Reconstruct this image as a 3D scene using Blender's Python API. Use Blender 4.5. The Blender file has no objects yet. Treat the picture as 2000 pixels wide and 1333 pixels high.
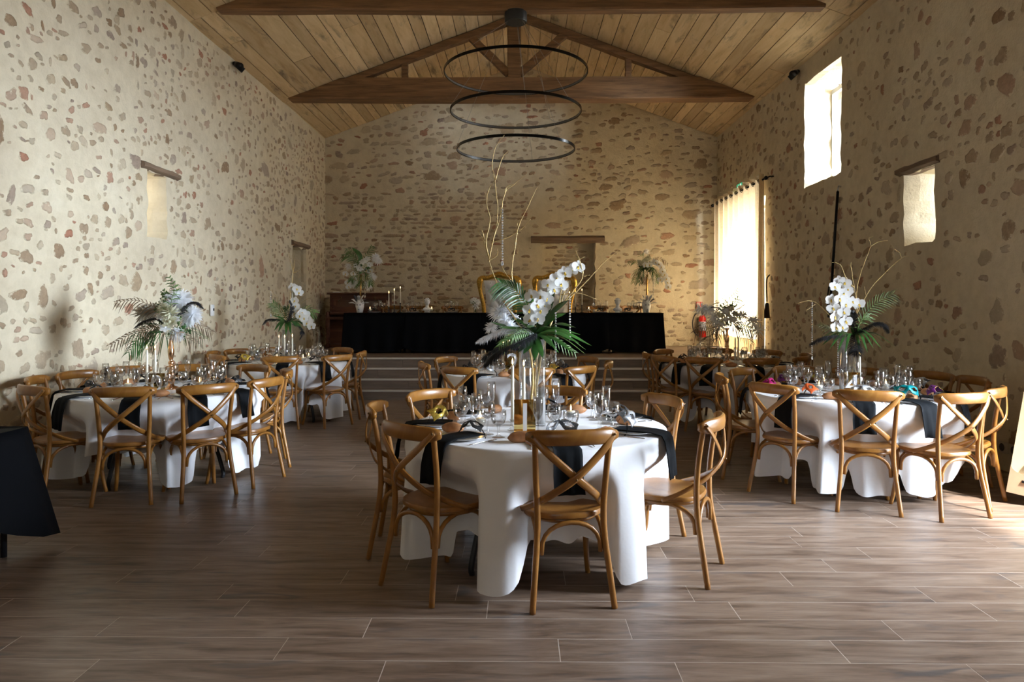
import bpy, bmesh, math, random
from math import sin, cos, pi, radians as R_, atan2, sqrt, exp
from mathutils import Vector as V, Matrix, noise as NZ
NZ.seed_set(7)

scn = bpy.context.scene
COL = scn.collection
# ------------------------------------------------------------------ camera
F, H, HY = 1370.0, 1.48, 598.0
YAW = 0.0109
cam_d = bpy.data.cameras.new('camera'); cam = bpy.data.objects.new('camera', cam_d); COL.objects.link(cam)
cam_d.sensor_width = 36.0; cam_d.lens = F / 2000 * 36
cam_d.shift_y = -(666.5 - HY) / 2000
cam.location = (0, 0, H); cam.rotation_euler = (pi / 2, 0, YAW)
cam_d.clip_start = 0.05; cam_d.clip_end = 200
scn.camera = cam
# ------------------------------------------------------------------ view, world, sun, daylight
scn.view_settings.view_transform = 'Standard'; scn.view_settings.look = 'None'
scn.view_settings.gamma = 1.0; scn.view_settings.use_curve_mapping = False
scn.view_settings.exposure = 0.0
w = bpy.data.worlds.new('sky'); scn.world = w; w.use_nodes = True
bg = w.node_tree.nodes['Background']; bg.inputs[0].default_value = (0.80, 0.90, 1.0, 1); bg.inputs[1].default_value = 1.0
def lamp(name, kind, loc, direction, power, color, sx=1.0, sy=1.0, angle=0.03):
    d = bpy.data.lights.new(name, kind); o = bpy.data.objects.new(name, d); COL.objects.link(o)
    o.location = loc; o.rotation_euler = V(direction).to_track_quat('-Z', 'Y').to_euler()
    d.energy = power; d.color = color
    if kind == 'AREA': d.shape = 'RECTANGLE'; d.size = sx; d.size_y = sy
    if kind == 'SUN': d.angle = angle
    return o
SUN_DIR = (-0.50, 0.50, -1.0)
lamp('sun', 'SUN', (8, 0, 10), SUN_DIR, 62.0, (1.0, 0.96, 0.90), angle=0.09)
lamp('door_daylight', 'AREA', (6.3, 3.3, 3.0), (-1, 0.20, -0.50), 2150, (0.80, 0.88, 1.0), 2.4, 1.7)
lamp('yard_daylight', 'AREA', (14.0, -0.2, 1.5), (-1, 0.42, 0.0), 7200, (0.76, 0.87, 1.0), 5.0, 3.0)
lamp('high_window_daylight', 'AREA', (5.6, 9.9, 4.5), (-1, 0.30, -0.40), 260, (0.90, 0.95, 1.0), 1.2, 1.5)
lamp('curtain_daylight', 'AREA', (5.25, 13.5, 1.75), (-1, 0, 0), 520, (1.0, 0.92, 0.78), 1.6, 1.5)
lamp('niche_daylight_a', 'AREA', (5.4, 7.6, 2.75), (-1, 0.25, -0.3), 9, (1.0, 0.95, 0.85), 0.45, 0.7)
lamp('niche_daylight_b', 'AREA', (-4.95, 8.1, 2.75), (1, 0.55, -0.3), 7, (1.0, 0.92, 0.78), 0.4, 0.7)
lamp('rear_fill', 'AREA', (-0.5, -3.3, 2.6), (0, 1, 0.05), 22, (1.0, 0.93, 0.82), 2.4, 1.6)  # added frontal fill behind the camera, just inside the unseen rear window

# ------------------------------------------------------------------ helpers
def world(u, v, zc):
    xc = (u - 1000) / F * zc
    return V((xc * cos(YAW) - zc * sin(YAW), xc * sin(YAW) + zc * cos(YAW), H - (v - HY) / F * zc))
def project(p):
    xc = p[0] * cos(YAW) + p[1] * sin(YAW); zc = -p[0] * sin(YAW) + p[1] * cos(YAW)
    if zc < 0.1: return None
    return (1000 + F * xc / zc, HY - F * (p[2] - H) / zc, zc)

def link(name, data, parent=None, loc=None):
    o = bpy.data.objects.new(name, data); COL.objects.link(o)
    if parent is not None: o.parent = parent
    if loc is not None: o.location = loc
    return o
def tag(o, label=None, cat=None, group=None, kind=None):
    if label: o['label'] = label
    if cat: o['category'] = cat
    if group: o['group'] = group
    if kind: o['kind'] = kind
    return o
def thing(name, label, cat, loc=(0, 0, 0), rz=0.0, group=None):
    o = bpy.data.objects.new(name, None); COL.objects.link(o); o.empty_display_size = 0.1
    o.location = loc; o.rotation_euler = (0, 0, rz)
    return tag(o, label, cat, group)
def dup(root, loc, rz=0.0, label=None, group=None):
    def cp(o, par):
        c = o.copy(); COL.objects.link(c)
        if par is not None: c.parent = par
        for ch in list(o.children): cp(ch, c)
        return c
    r = cp(root, None); r.location = loc; r.rotation_euler = (0, 0, rz)
    if label: r['label'] = label
    if group: r['group'] = group
    return r

def catmull(pts, n=6):
    pts = [V(p) for p in pts]
    if len(pts) < 3 and n > 1:
        return [pts[0].lerp(pts[-1], i / n) for i in range(n + 1)]
    out = []
    P = [pts[0] * 2 - pts[1]] + pts + [pts[-1] * 2 - pts[-2]]
    for i in range(1, len(P) - 2):
        a, b, c, d = P[i - 1], P[i], P[i + 1], P[i + 2]
        for k in range(n):
            t = k / n
            out.append(0.5 * ((2 * b) + (c - a) * t + (2 * a - 5 * b + 4 * c - d) * t * t + (3 * b - a - 3 * c + d) * t ** 3))
    out.append(pts[-1]); return out

class MB:
    def __init__(s): s.v = []; s.f = []; s.m = []; s.att = {}
    def add(s, verts, faces, mi=0):
        b = len(s.v); s.v += [tuple(p) for p in verts]
        for f in faces: s.f.append(tuple(i + b for i in f)); s.m.append(mi)
        return s
    def box(s, c, d, rot=None, mi=0, taper=1.0):
        x, y, z = d[0] / 2, d[1] / 2, d[2] / 2
        vs = [V((i * x * (taper if k > 0 else 1), j * y * (taper if k > 0 else 1), k * z)) for k in (-1, 1) for j in (-1, 1) for i in (-1, 1)]
        if rot is not None: vs = [rot @ p for p in vs]
        c = V(c); vs = [p + c for p in vs]
        return s.add(vs, [(0, 2, 3, 1), (4, 5, 7, 6), (0, 1, 5, 4), (2, 6, 7, 3), (0, 4, 6, 2), (1, 3, 7, 5)], mi)
    def rbox(s, c, d, b=0.01, mi=0):
        # box with chamfered vertical outline and top/bottom chamfer
        x, y, z = d[0] / 2, d[1] / 2, d[2] / 2
        def ring(x, y, zz, b): return [V((sx * (x - (b if k else 0)), sy * (y - (0 if k else b)), zz)) for (sx, sy, ks) in ((1, 1, (0, 1)), (-1, 1, (1, 0)), (-1, -1, (0, 1)), (1, -1, (1, 0))) for k in ks]
        rs = [ring(x - b, y - b, -z, b), ring(x, y, -z + b, b), ring(x, y, z - b, b), ring(x - b, y - b, z, b)]
        c = V(c); vs = [p + c for r in rs for p in r]; fs = [tuple(range(7, -1, -1)), tuple(range(24, 32))]
        for k in range(3):
            for i in range(8): fs.append((k * 8 + i, k * 8 + (i + 1) % 8, k * 8 + 8 + (i + 1) % 8, k * 8 + 8 + i))
        return s.add(vs, fs, mi)
    def tube(s, pts, r, n=8, mi=0, flat=None, up=None, cap=True):
        pts = [V(p) for p in pts]; m = len(pts)
        rr = r if isinstance(r, (list, tuple)) else [r] * m
        if len(rr) == 2 and m != 2: rr = [rr[0] + (rr[1] - rr[0]) * i / (m - 1) for i in range(m)]
        vs = []; nrm = None
        for i, p in enumerate(pts):
            t = (pts[min(i + 1, m - 1)] - pts[max(i - 1, 0)])
            t = t.normalized() if t.length > 1e-9 else V((0, 0, 1))
            if nrm is None:
                a = V(up) if up is not None else (V((0, 0, 1)) if abs(t.z) < 0.9 else V((0, 1, 0)))
            else: a = nrm
            nrm = (a - t * a.dot(t)); nrm = nrm.normalized() if nrm.length > 1e-6 else t.orthogonal().normalized()
            bi = t.cross(nrm)
            fx, fy = (1, 1) if flat is None else flat
            for k in range(n):
                an = 2 * pi * (k + 0.5) / n
                vs.append(p + nrm * (cos(an) * rr[i] * fx) + bi * (sin(an) * rr[i] * fy))
        fs = [(i * n + k, i * n + (k + 1) % n, (i + 1) * n + (k + 1) % n, (i + 1) * n + k) for i in range(m - 1) for k in range(n)]
        if cap: fs += [tuple(range(n - 1, -1, -1)), tuple((m - 1) * n + k for k in range(n))]
        return s.add(vs, fs, mi)
    def lathe(s, prof, n=20, c=(0, 0, 0), mi=0, sy=1.0):
        c = V(c); vs = []
        for (r, z) in prof:
            for k in range(n): a = 2 * pi * k / n; vs.append(c + V((r * cos(a), r * sin(a) * sy, z)))
        m = len(prof)
        fs = [(i * n + k, i * n + (k + 1) % n, (i + 1) * n + (k + 1) % n, (i + 1) * n + k) for i in range(m - 1) for k in range(n)]
        if prof[0][0] > 1e-4 and prof[0][0] < 1e3 and getattr(s, 'capb', True): fs.append(tuple(range(n - 1, -1, -1)))
        return s.add(vs, fs, mi)
    def ell(s, c, d, nu=12, nv=8, mi=0, fn=None):
        c = V(c); vs = []
        for j in range(nv + 1):
            th = pi * j / nv
            for i in range(nu):
                a = 2 * pi * i / nu; p = V((sin(th) * cos(a), sin(th) * sin(a), cos(th)))
                if fn: p = fn(p)
                vs.append(c + V((p.x * d[0], p.y * d[1], p.z * d[2])))
        fs = [(j * nu + i, (j + 1) * nu + i, (j + 1) * nu + (i + 1) % nu, j * nu + (i + 1) % nu) for j in range(nv) for i in range(nu)]
        return s.add(vs, fs, mi)
    def grid(s, fn, nu, nv, mi=0, skip=None, closeu=False):
        vs = [fn(i / nu, j / nv) for j in range(nv + 1) for i in range(nu + 1)]
        fs = [(j * (nu + 1) + i, j * (nu + 1) + i + 1, (j + 1) * (nu + 1) + i + 1, (j + 1) * (nu + 1) + i) for j in range(nv) for i in range(nu) if not (skip and skip(i, j))]
        return s.add(vs, fs, mi)
    def strip(s, pts, widths, side, mi=0, fold=0.0):
        # leaf-like strip along pts; side = sideways vector, fold lifts the edges
        pts = [V(p) for p in pts]; m = len(pts); vs = []
        for i, p in enumerate(pts):
            t = (pts[min(i + 1, m - 1)] - pts[max(i - 1, 0)]).normalized()
            sd = V(side); sd = (sd - t * sd.dot(t)).normalized(); nn = t.cross(sd)
            wdt = widths[i]
            vs += [p - sd * wdt + nn * (fold * wdt), p, p + sd * wdt + nn * (fold * wdt)]
        fs = []
        for i in range(m - 1): a = i * 3; fs += [(a, a + 1, a + 4, a + 3), (a + 1, a + 2, a + 5, a + 4)]
        return s.add(vs, fs, mi)
    def mesh(s, name, mats=None, smooth=True):
        me = bpy.data.meshes.new(name); me.from_pydata(s.v, [], s.f)
        for m in (mats if isinstance(mats, (list, tuple)) else [mats]):
            if m is not None: me.materials.append(m)
        if max(s.m, default=0) > 0: me.polygons.foreach_set('material_index', s.m)
        if smooth: me.polygons.foreach_set('use_smooth', [True] * len(s.f)); 
        for k, vals in s.att.items():
            a = me.attributes.new(k, 'FLOAT', 'POINT'); a.data.foreach_set('value', vals)
        me.update(); return me
    def obj(s, name, mats, parent=None, smooth=True, loc=None, sharp=None):
        me = s.mesh(name, mats, smooth)
        if smooth and sharp: 
            try: me.set_sharp_from_angle(angle=R_(sharp))
            except Exception: pass
        return link(name, me, parent, loc)

# ------------------------------------------------------------------ materials
def mat(name):
    m = bpy.data.materials.new(name); m.use_nodes = True
    nt = m.node_tree; b = nt.nodes['Principled BSDF']
    return m, nt, b
def nd(nt, t, **kw):
    n = nt.nodes.new(t)
    for k, v in kw.items():
        if k in n.inputs.keys() if isinstance(k, str) else False: n.inputs[k].default_value = v
        else: setattr(n, k, v)
    return n
def L(nt, a, b): nt.links.new(a, b)
def ramp(nt, fac, stops, interp='LINEAR'):
    r = nt.nodes.new('ShaderNodeValToRGB'); r.color_ramp.interpolation = interp
    e = r.color_ramp.elements
    while len(e) > 1: e.remove(e[-1])
    e[0].position = stops[0][0]; e[0].color = (*stops[0][1], 1)
    for p, c in stops[1:]:
        x = e.new(p); x.color = (*c, 1)
    if fac is not None: L(nt, fac, r.inputs[0])
    return r.outputs[0]
def nz(nt, vec, scale, detail=3, rough=0.55, dist=0.0):
    n = nt.nodes.new('ShaderNodeTexNoise'); n.inputs['Scale'].default_value = scale; n.inputs['Detail'].default_value = detail
    n.inputs['Roughness'].default_value = rough; n.inputs['Distortion'].default_value = dist
    if vec is not None: L(nt, vec, n.inputs['Vector'])
    return n.outputs[0]
def math_(nt, op, a, b=None, clamp=False):
    n = nt.nodes.new('ShaderNodeMath'); n.operation = op; n.use_clamp = clamp
    for i, x in enumerate((a, b)):
        if x is None: continue
        if hasattr(x, 'links') or hasattr(x, 'is_linked'): L(nt, x, n.inputs[i])
        else: n.inputs[i].default_value = x
    return n.outputs[0]
def mix(nt, fac, a, b, mode='MIX'):
    n = nt.nodes.new('ShaderNodeMix'); n.data_type = 'RGBA'; n.blend_type = mode
    for i, x in ((0, fac), (6, a), (7, b)):
        if hasattr(x, 'is_linked'): L(nt, x, n.inputs[i])
        elif i == 0: n.inputs[0].default_value = x
        else: n.inputs[i].default_value = (*x, 1)
    return n.outputs[2]
def mapping(nt, vec, scale=(1, 1, 1), add=None):
    m = nt.nodes.new('ShaderNodeVectorMath'); m.operation = 'MULTIPLY'; L(nt, vec, m.inputs[0]); m.inputs[1].default_value = scale
    if add is None: return m.outputs[0]
    a = nt.nodes.new('ShaderNodeVectorMath'); a.operation = 'ADD'; L(nt, m.outputs[0], a.inputs[0]); L(nt, add, a.inputs[1])
    return a.outputs[0]
def bump(nt, b, h, strength=0.3, dist=0.01):
    n = nt.nodes.new('ShaderNodeBump'); n.inputs['Strength'].default_value = strength; n.inputs['Distance'].default_value = dist
    L(nt, h, n.inputs['Height']); L(nt, n.outputs[0], b.inputs['Normal'])
def geo(nt): return nt.nodes.new('ShaderNodeNewGeometry').outputs['Position']
def objc(nt): return nt.nodes.new('ShaderNodeTexCoord').outputs['Object']
def rnd(nt): return nt.nodes.new('ShaderNodeObjectInfo').outputs['Random']
def simple(name, color, rough=0.5, metal=0.0, var=0.0, scale=20, bmp=0.0, **kw):
    m, nt, b = mat(name)
    b.inputs['Roughness'].default_value = rough; b.inputs['Metallic'].default_value = metal
    if var > 0:
        n = nz(nt, objc(nt), scale, 4)
        lo = tuple(c * (1 - var) for c in color); hi = tuple(min(1, c * (1 + var)) for c in color)
        L(nt, ramp(nt, n, [(0.3, lo), (0.7, hi)]), b.inputs['Base Color'])
        if bmp: bump(nt, b, n, bmp, 0.004)
    else: b.inputs['Base Color'].default_value = (*color, 1)
    for k, v in kw.items(): b.inputs[k].default_value = v
    return m
def plaster_color(nt):
    g = geo(nt)
    n1 = nz(nt, g, 0.9, 5, 0.6); n2 = nz(nt, g, 9, 4, 0.6)
    c = ramp(nt, n1, [(0.3, (0.61, 0.525, 0.385)), (0.55, (0.70, 0.615, 0.455)), (0.75, (0.74, 0.67, 0.525))])
    d = ramp(nt, n2, [(0.25, (0.80, 0.78, 0.74)), (0.6, (1, 1, 1))])
    return mix(nt, 0.6, c, d, 'MULTIPLY'), g
def M_plaster():
    m, nt, b = mat('lime plaster'); c, g = plaster_color(nt)
    L(nt, c, b.inputs['Base Color']); b.inputs['Roughness'].default_value = 0.92; b.inputs['Specular IOR Level'].default_value = 0.15
    h = math_(nt, 'ADD', nz(nt, g, 7, 6, 0.65), math_(nt, 'MULTIPLY', nz(nt, g, 40, 3), 0.35))
    bump(nt, b, h, 0.55, 0.03); return m
def M_stone():
    m, nt, b = mat('field stone'); pc, g = plaster_color(nt)
    at = nd(nt, 'ShaderNodeAttribute', attribute_name='core').outputs['Fac']
    ar = nd(nt, 'ShaderNodeAttribute', attribute_name='rnd').outputs['Fac']
    r = math_(nt, 'FRACT', math_(nt, 'ADD', rnd(nt), ar))
    base = ramp(nt, r, [(0.0, (0.30, 0.195, 0.115)), (0.2, (0.36, 0.25, 0.155)), (0.38, (0.40, 0.30, 0.205)), (0.55, (0.335, 0.25, 0.20)), (0.68, (0.385, 0.225, 0.155)), (0.80, (0.42, 0.315, 0.20)), (0.88, (0.39, 0.18, 0.115)), (0.96, (0.24, 0.17, 0.115)), (1.0, (0.28, 0.235, 0.21))], 'CONSTANT')
    n2 = nz(nt, g, 22, 5, 0.7)
    base = mix(nt, 0.8, base, ramp(nt, n2, [(0.25, (0.55, 0.52, 0.5)), (0.7, (1.15, 1.12, 1.1))]), 'MULTIPLY')
    n = nz(nt, g, 16, 5, 0.75)
    k = math_(nt, 'ADD', at, math_(nt, 'MULTIPLY', math_(nt, 'SUBTRACT', n, 0.5), 2.9))
    fac = math_(nt, 'MULTIPLY', math_(nt, 'SUBTRACT', k, 0.34), 4.0, True)
    fac = math_(nt, 'MULTIPLY', fac, math_(nt, 'ADD', 0.42, math_(nt, 'MULTIPLY', math_(nt, 'FRACT', math_(nt, 'MULTIPLY', r, 7.31)), 0.53)))
    L(nt, mix(nt, fac, pc, base), b.inputs['Base Color']); b.inputs['Roughness'].default_value = 0.9; b.inputs['Specular IOR Level'].default_value = 0.15
    bump(nt, b, math_(nt, 'ADD', n2, n), 0.5, 0.02); return m
def M_floor():
    m, nt, b = mat('wood look tile'); g = geo(nt); r = rnd(nt)
    off = nd(nt, 'ShaderNodeCombineXYZ'); L(nt, math_(nt, 'MULTIPLY', r, 37.0), off.inputs[0]); L(nt, math_(nt, 'MULTIPLY', r, 91.0), off.inputs[1])
    n = nz(nt, mapping(nt, g, (1.3, 9.0, 1), off.outputs[0]), 1.6, 6, 0.62, 0.6)
    f = nz(nt, mapping(nt, g, (5, 90, 1), off.outputs[0]), 1.5, 4, 0.6)
    bl = nz(nt, mapping(nt, g, (2.2, 9, 1), off.outputs[0]), 1.2, 3, 0.5, 0.8)
    c = ramp(nt, n, [(0.28, (0.085, 0.054, 0.037)), (0.44, (0.175, 0.117, 0.082)), (0.60, (0.245, 0.176, 0.130)), (0.78, (0.30, 0.230, 0.180))])
    c = mix(nt, 0.55, c, ramp(nt, f, [(0.3, (0.58, 0.56, 0.55)), (0.65, (1.12, 1.10, 1.08))]), 'MULTIPLY')
    k = ramp(nt, bl, [(0.60, (0, 0, 0)), (0.74, (0.8, 0.8, 0.8))])
    c = mix(nt, k, c, (0.075, 0.068, 0.068))
    c = mix(nt, 0.35, c, ramp(nt, r, [(0, (0.72, 0.70, 0.68)), (1, (1.15, 1.12, 1.1))]), 'MULTIPLY')
    L(nt, c, b.inputs['Base Color'])
    L(nt, ramp(nt, n, [(0.3, (0.42,) * 3), (0.7, (0.34,) * 3)]), b.inputs['Roughness']); b.inputs['Specular IOR Level'].default_value = 0.45
    bump(nt, b, f, 0.10, 0.003); return m
def M_board():
    m, nt, b = mat('ceiling board'); g = geo(nt); r = rnd(nt)
    off = nd(nt, 'ShaderNodeCombineXYZ'); L(nt, math_(nt, 'MULTIPLY', r, 53.0), off.inputs[1]); L(nt, math_(nt, 'MULTIPLY', r, 31.0), off.inputs[0])
    n = nz(nt, mapping(nt, g, (7, 0.9, 7), off.outputs[0]), 1.5, 6, 0.62, 0.7)
    s = nz(nt, mapping(nt, g, (5, 1.1, 5), off.outputs[0]), 1.0, 5, 0.7, 0.4)
    c = ramp(nt, n, [(0.2, (0.51, 0.365, 0.20)), (0.45, (0.68, 0.525, 0.325)), (0.7, (0.78, 0.63, 0.425))])
    c = mix(nt, 0.75, c, ramp(nt, r, [(0, (0.55, 0.48, 0.40)), (0.2, (0.95, 0.92, 0.86)), (0.4, (0.74, 0.65, 0.54)), (0.6, (1.12, 1.08, 1.02)), (0.8, (0.86, 0.80, 0.72)), (1, (0.62, 0.57, 0.52))]), 'MULTIPLY')
    k = ramp(nt, s, [(0.55, (0, 0, 0)), (0.72, (0.8, 0.8, 0.8))])
    c = mix(nt, k, c, (0.13, 0.105, 0.075))
    L(nt, c, b.inputs['Base Color']); b.inputs['Roughness'].default_value = 0.75; b.inputs['Specular IOR Level'].default_value = 0.25
    bump(nt, b, n, 0.25, 0.006); return m
def M_beam(name, dark, light, axis=0):
    m, nt, b = mat(name); g = geo(nt)
    sc = [16, 16, 16]; sc[axis] = 1.2
    n = nz(nt, mapping(nt, g, tuple(sc)), 1.2, 6, 0.65, 0.5)
    L(nt, ramp(nt, n, [(0.28, dark), (0.7, light)]), b.inputs['Base Color']); b.inputs['Roughness'].default_value = 0.7
    bump(nt, b, n, 0.5, 0.02); return m
def M_chair():
    m, nt, b = mat('honey elm'); o = objc(nt); r = rnd(nt)
    n = nz(nt, mapping(nt, o, (3, 3, 1.5)), 3.0, 5, 0.6, 1.2)
    c = ramp(nt, n, [(0.3, (0.205, 0.078, 0.012)), (0.55, (0.280, 0.117, 0.020)), (0.75, (0.35, 0.160, 0.033))])
    L(nt, c, b.inputs['Base Color']); b.inputs['Roughness'].default_value = 0.34; b.inputs['Coat Weight'].default_value = 0.15; b.inputs['Coat Roughness'].default_value = 0.25
    return m
def M_cloth(name, col, rough=0.85, weave=900, sheen=0.2):
    m, nt, b = mat(name); o = objc(nt)
    n = nz(nt, o, 3, 3); L(nt, ramp(nt, n, [(0.3, tuple(c * 0.93 for c in col)), (0.7, col)]), b.inputs['Base Color'])
    b.inputs['Roughness'].default_value = rough; b.inputs['Sheen Weight'].default_value = sheen; b.inputs['Specular IOR Level'].default_value = 0.1
    bump(nt, b, nz(nt, o, 9, 3), 0.15, 0.02); return m
def M_glass(name, tint=(1, 1, 1), rough=0.0):
    m, nt, b = mat(name); out = nt.nodes['Material Output']
    gl = nd(nt, 'ShaderNodeBsdfGlossy'); gl.inputs['Roughness'].default_value = 0.03
    tr = nd(nt, 'ShaderNodeBsdfTransparent'); tr.inputs[0].default_value = (*tint, 1)
    fr = nd(nt, 'ShaderNodeLayerWeight'); fr.inputs[0].default_value = 0.32
    f2 = math_(nt, 'ADD', math_(nt, 'MULTIPLY', fr.outputs['Facing'], 0.75), 0.07, True)
    ms = nd(nt, 'ShaderNodeMixShader'); L(nt, f2, ms.inputs[0]); L(nt, tr.outputs[0], ms.inputs[1]); L(nt, gl.outputs[0], ms.inputs[2])
    L(nt, ms.outputs[0], out.inputs[0]); return m
def M_emit(name, col, s):
    m, nt, b = mat(name); b.inputs['Base Color'].default_value = (*col, 1); b.inputs['Emission Color'].default_value = (*col, 1); b.inputs['Emission Strength'].default_value = s; return m
def M_transl(name, col, amt=0.5, rough=0.9, var=True):
    m, nt, b = mat(name); out = nt.nodes['Material Output']
    df = nd(nt, 'ShaderNodeBsdfDiffuse'); tl = nd(nt, 'ShaderNodeBsdfTranslucent')
    if var:
        c = ramp(nt, nz(nt, objc(nt), 30, 3), [(0.3, tuple(x * 0.85 for x in col)), (0.7, col)])
        L(nt, c, df.inputs[0]); L(nt, c, tl.inputs[0])
    else:
        df.inputs[0].default_value = (*col, 1); tl.inputs[0].default_value = (*col, 1)
    ms = nd(nt, 'ShaderNodeMixShader'); ms.inputs[0].default_value = amt
    L(nt, df.outputs[0], ms.inputs[1]); L(nt, tl.outputs[0], ms.inputs[2]); L(nt, ms.outputs[0], out.inputs[0]); return m

PL, ST, FL, BD = M_plaster(), M_stone(), M_floor(), M_board()
BEAM = M_beam('dark oak beam', (0.10, 0.048, 0.018), (0.29, 0.150, 0.062))
LINTEL = M_beam('weathered oak lintel', (0.11, 0.07, 0.045), (0.26, 0.175, 0.115), 1)
LINTEL_X = M_beam('weathered oak lintel along wall', (0.11, 0.065, 0.04), (0.27, 0.175, 0.11), 0)
GROUT = simple('beige grout', (0.52, 0.44, 0.37), 0.9)
CH = M_chair()
WHITE = M_cloth('white table linen', (0.80, 0.80, 0.82))
BLACK = M_cloth('black table linen', (0.0035, 0.004, 0.0055), 0.8, sheen=0.0)
NAPK = M_cloth('black napkin linen', (0.0065, 0.0075, 0.009), 0.8, sheen=0.0)
GLASS = M_glass('clear glass'); PANE = M_glass('window glass', (0.97, 0.99, 1.0))
GOLD = simple('gold metal', (0.80, 0.50, 0.16), 0.24, 1.0, 0.15, 30)
ROSEG = simple('rose gold metal', (0.80, 0.48, 0.28), 0.2, 1.0)
GILT = simple('gilded carving', (0.72, 0.45, 0.10), 0.32, 1.0, 0.35, 40, 0.3)
TWIG = simple('gold painted twig', (0.50, 0.36, 0.15), 0.45, 0.35, 0.3, 40)
IRON = simple('black metal', (0.012, 0.012, 0.014), 0.38, 0.6)
BLKP = simple('black paint', (0.012, 0.012, 0.014), 0.45)
ALU = simple('aluminium nosing', (0.75, 0.73, 0.70), 0.45, 0.6)
PORC = simple('white porcelain', (0.80, 0.80, 0.80), 0.2)
STEEL = simple('polished steel', (0.65, 0.65, 0.66), 0.2, 1.0)
WAX = simple('ivory wax', (0.80, 0.76, 0.64), 0.5, 0, 0, **{'Subsurface Weight': 0.0})
FLAME = M_emit('candle flame', (1.0, 0.62, 0.22), 14)
CRUST = simple('bread crust', (0.42, 0.19, 0.075), 0.6, 0, 0.45, 14, 0.3)
LEAF = simple('dark green leaf', (0.030, 0.095, 0.018), 0.33, 0, 0.4, 12)
LEAF2 = simple('fern green leaf', (0.10, 0.17, 0.045), 0.5, 0, 0.4, 12)
DRYL = simple('dried palm leaf', (0.27, 0.19, 0.12), 0.6, 0, 0.4, 14)
PETAL = M_transl('white petal', (0.88, 0.88, 0.87), 0.45, var=False)
CREAM = M_transl('cream petal', (0.70, 0.68, 0.50), 0.25)
YEL = simple('yellow lip', (0.62, 0.42, 0.06), 0.5)
PLUME = M_transl('white plume', (0.95, 0.96, 0.98), 0.7, var=False)
BPLUME = simple('black plume', (0.010, 0.010, 0.012), 0.6)
CRYS = simple('crystal bead', (0.85, 0.87, 0.9), 0.05, 0.75)
PIANO = M_beam('mahogany', (0.06, 0.020, 0.011), (0.16, 0.058, 0.030))
MARBLE = simple('white plaster cast', (0.74, 0.75, 0.77), 0.5, 0, 0.08, 20)
TUFT = simple('white leather', (0.78, 0.80, 0.84), 0.38)
RISER = simple('brown riser tile', (0.20, 0.155, 0.125), 0.5, 0, 0.18, 3)
# ------------------------------------------------------------------ setting
XL, XR, YB, YF = -4.31, 4.35, 15.5, -3.4
STG = 0.60
def ceil_z(x): return 6.80 - 0.375 * abs(x - 0.02)
def wdisp(a, b, s): return 0.016 * NZ.noise((a * 0.9, b * 0.9, s * 7.1)) + 0.006 * NZ.noise((a * 4.5, b * 4.5, s * 3.3))
WALLS = {
 'left':  dict(f=lambda a, b, d: V((XL - d, a, b)), rng=(YF - 0.1, YB + 0.12, -0.02, 5.24), s=1, n=(1, 0, 0), m=Matrix(((0, 0, 1), (1, 0, 0), (0, 1, 0))),
       holes=[(8.06, 8.52, 2.29, 3.05, 0.46, False), (13.27, 14.12, 0.60, 2.62, 0.28, True)]),
 'right': dict(f=lambda a, b, d: V((XR + d, a, b)), rng=(YF - 0.1, YB + 0.12, -0.02, 5.24), s=2, n=(-1, 0, 0), m=Matrix(((0, 0, -1), (-1, 0, 0), (0, 1, 0))),
       holes=[(3.05, 4.72, -0.02, 2.85, 0.30, False), (9.54, 10.78, 3.29, 4.87, 0.52, False), (7.39, 8.0, 2.17, 2.95, 0.90, False), (12.47, 14.9, 0.60, 3.45, 0.50, False)]),
 'back':  dict(f=lambda a, b, d: V((a, YB + d, b)), rng=(XL - 0.12, XR + 0.12, 0.0, 6.95), s=3, n=(0, -1, 0), m=Matrix(((1, 0, 0), (0, 0, -1), (0, 1, 0))),
       holes=[(0.475, 1.67, 0.60, 2.87, 0.30, True)]),
 'front': dict(f=lambda a, b, d: V((a, YF - d, b)), rng=(XL - 0.12, XR + 0.12, -0.02, 6.95), s=4, n=(0, 1, 0), m=Matrix(((-1, 0, 0), (0, 0, 1), (0, 1, 0))),
       holes=[(-1.7, 0.7, 1.8, 3.4, 0.40, False)]),
}
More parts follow.
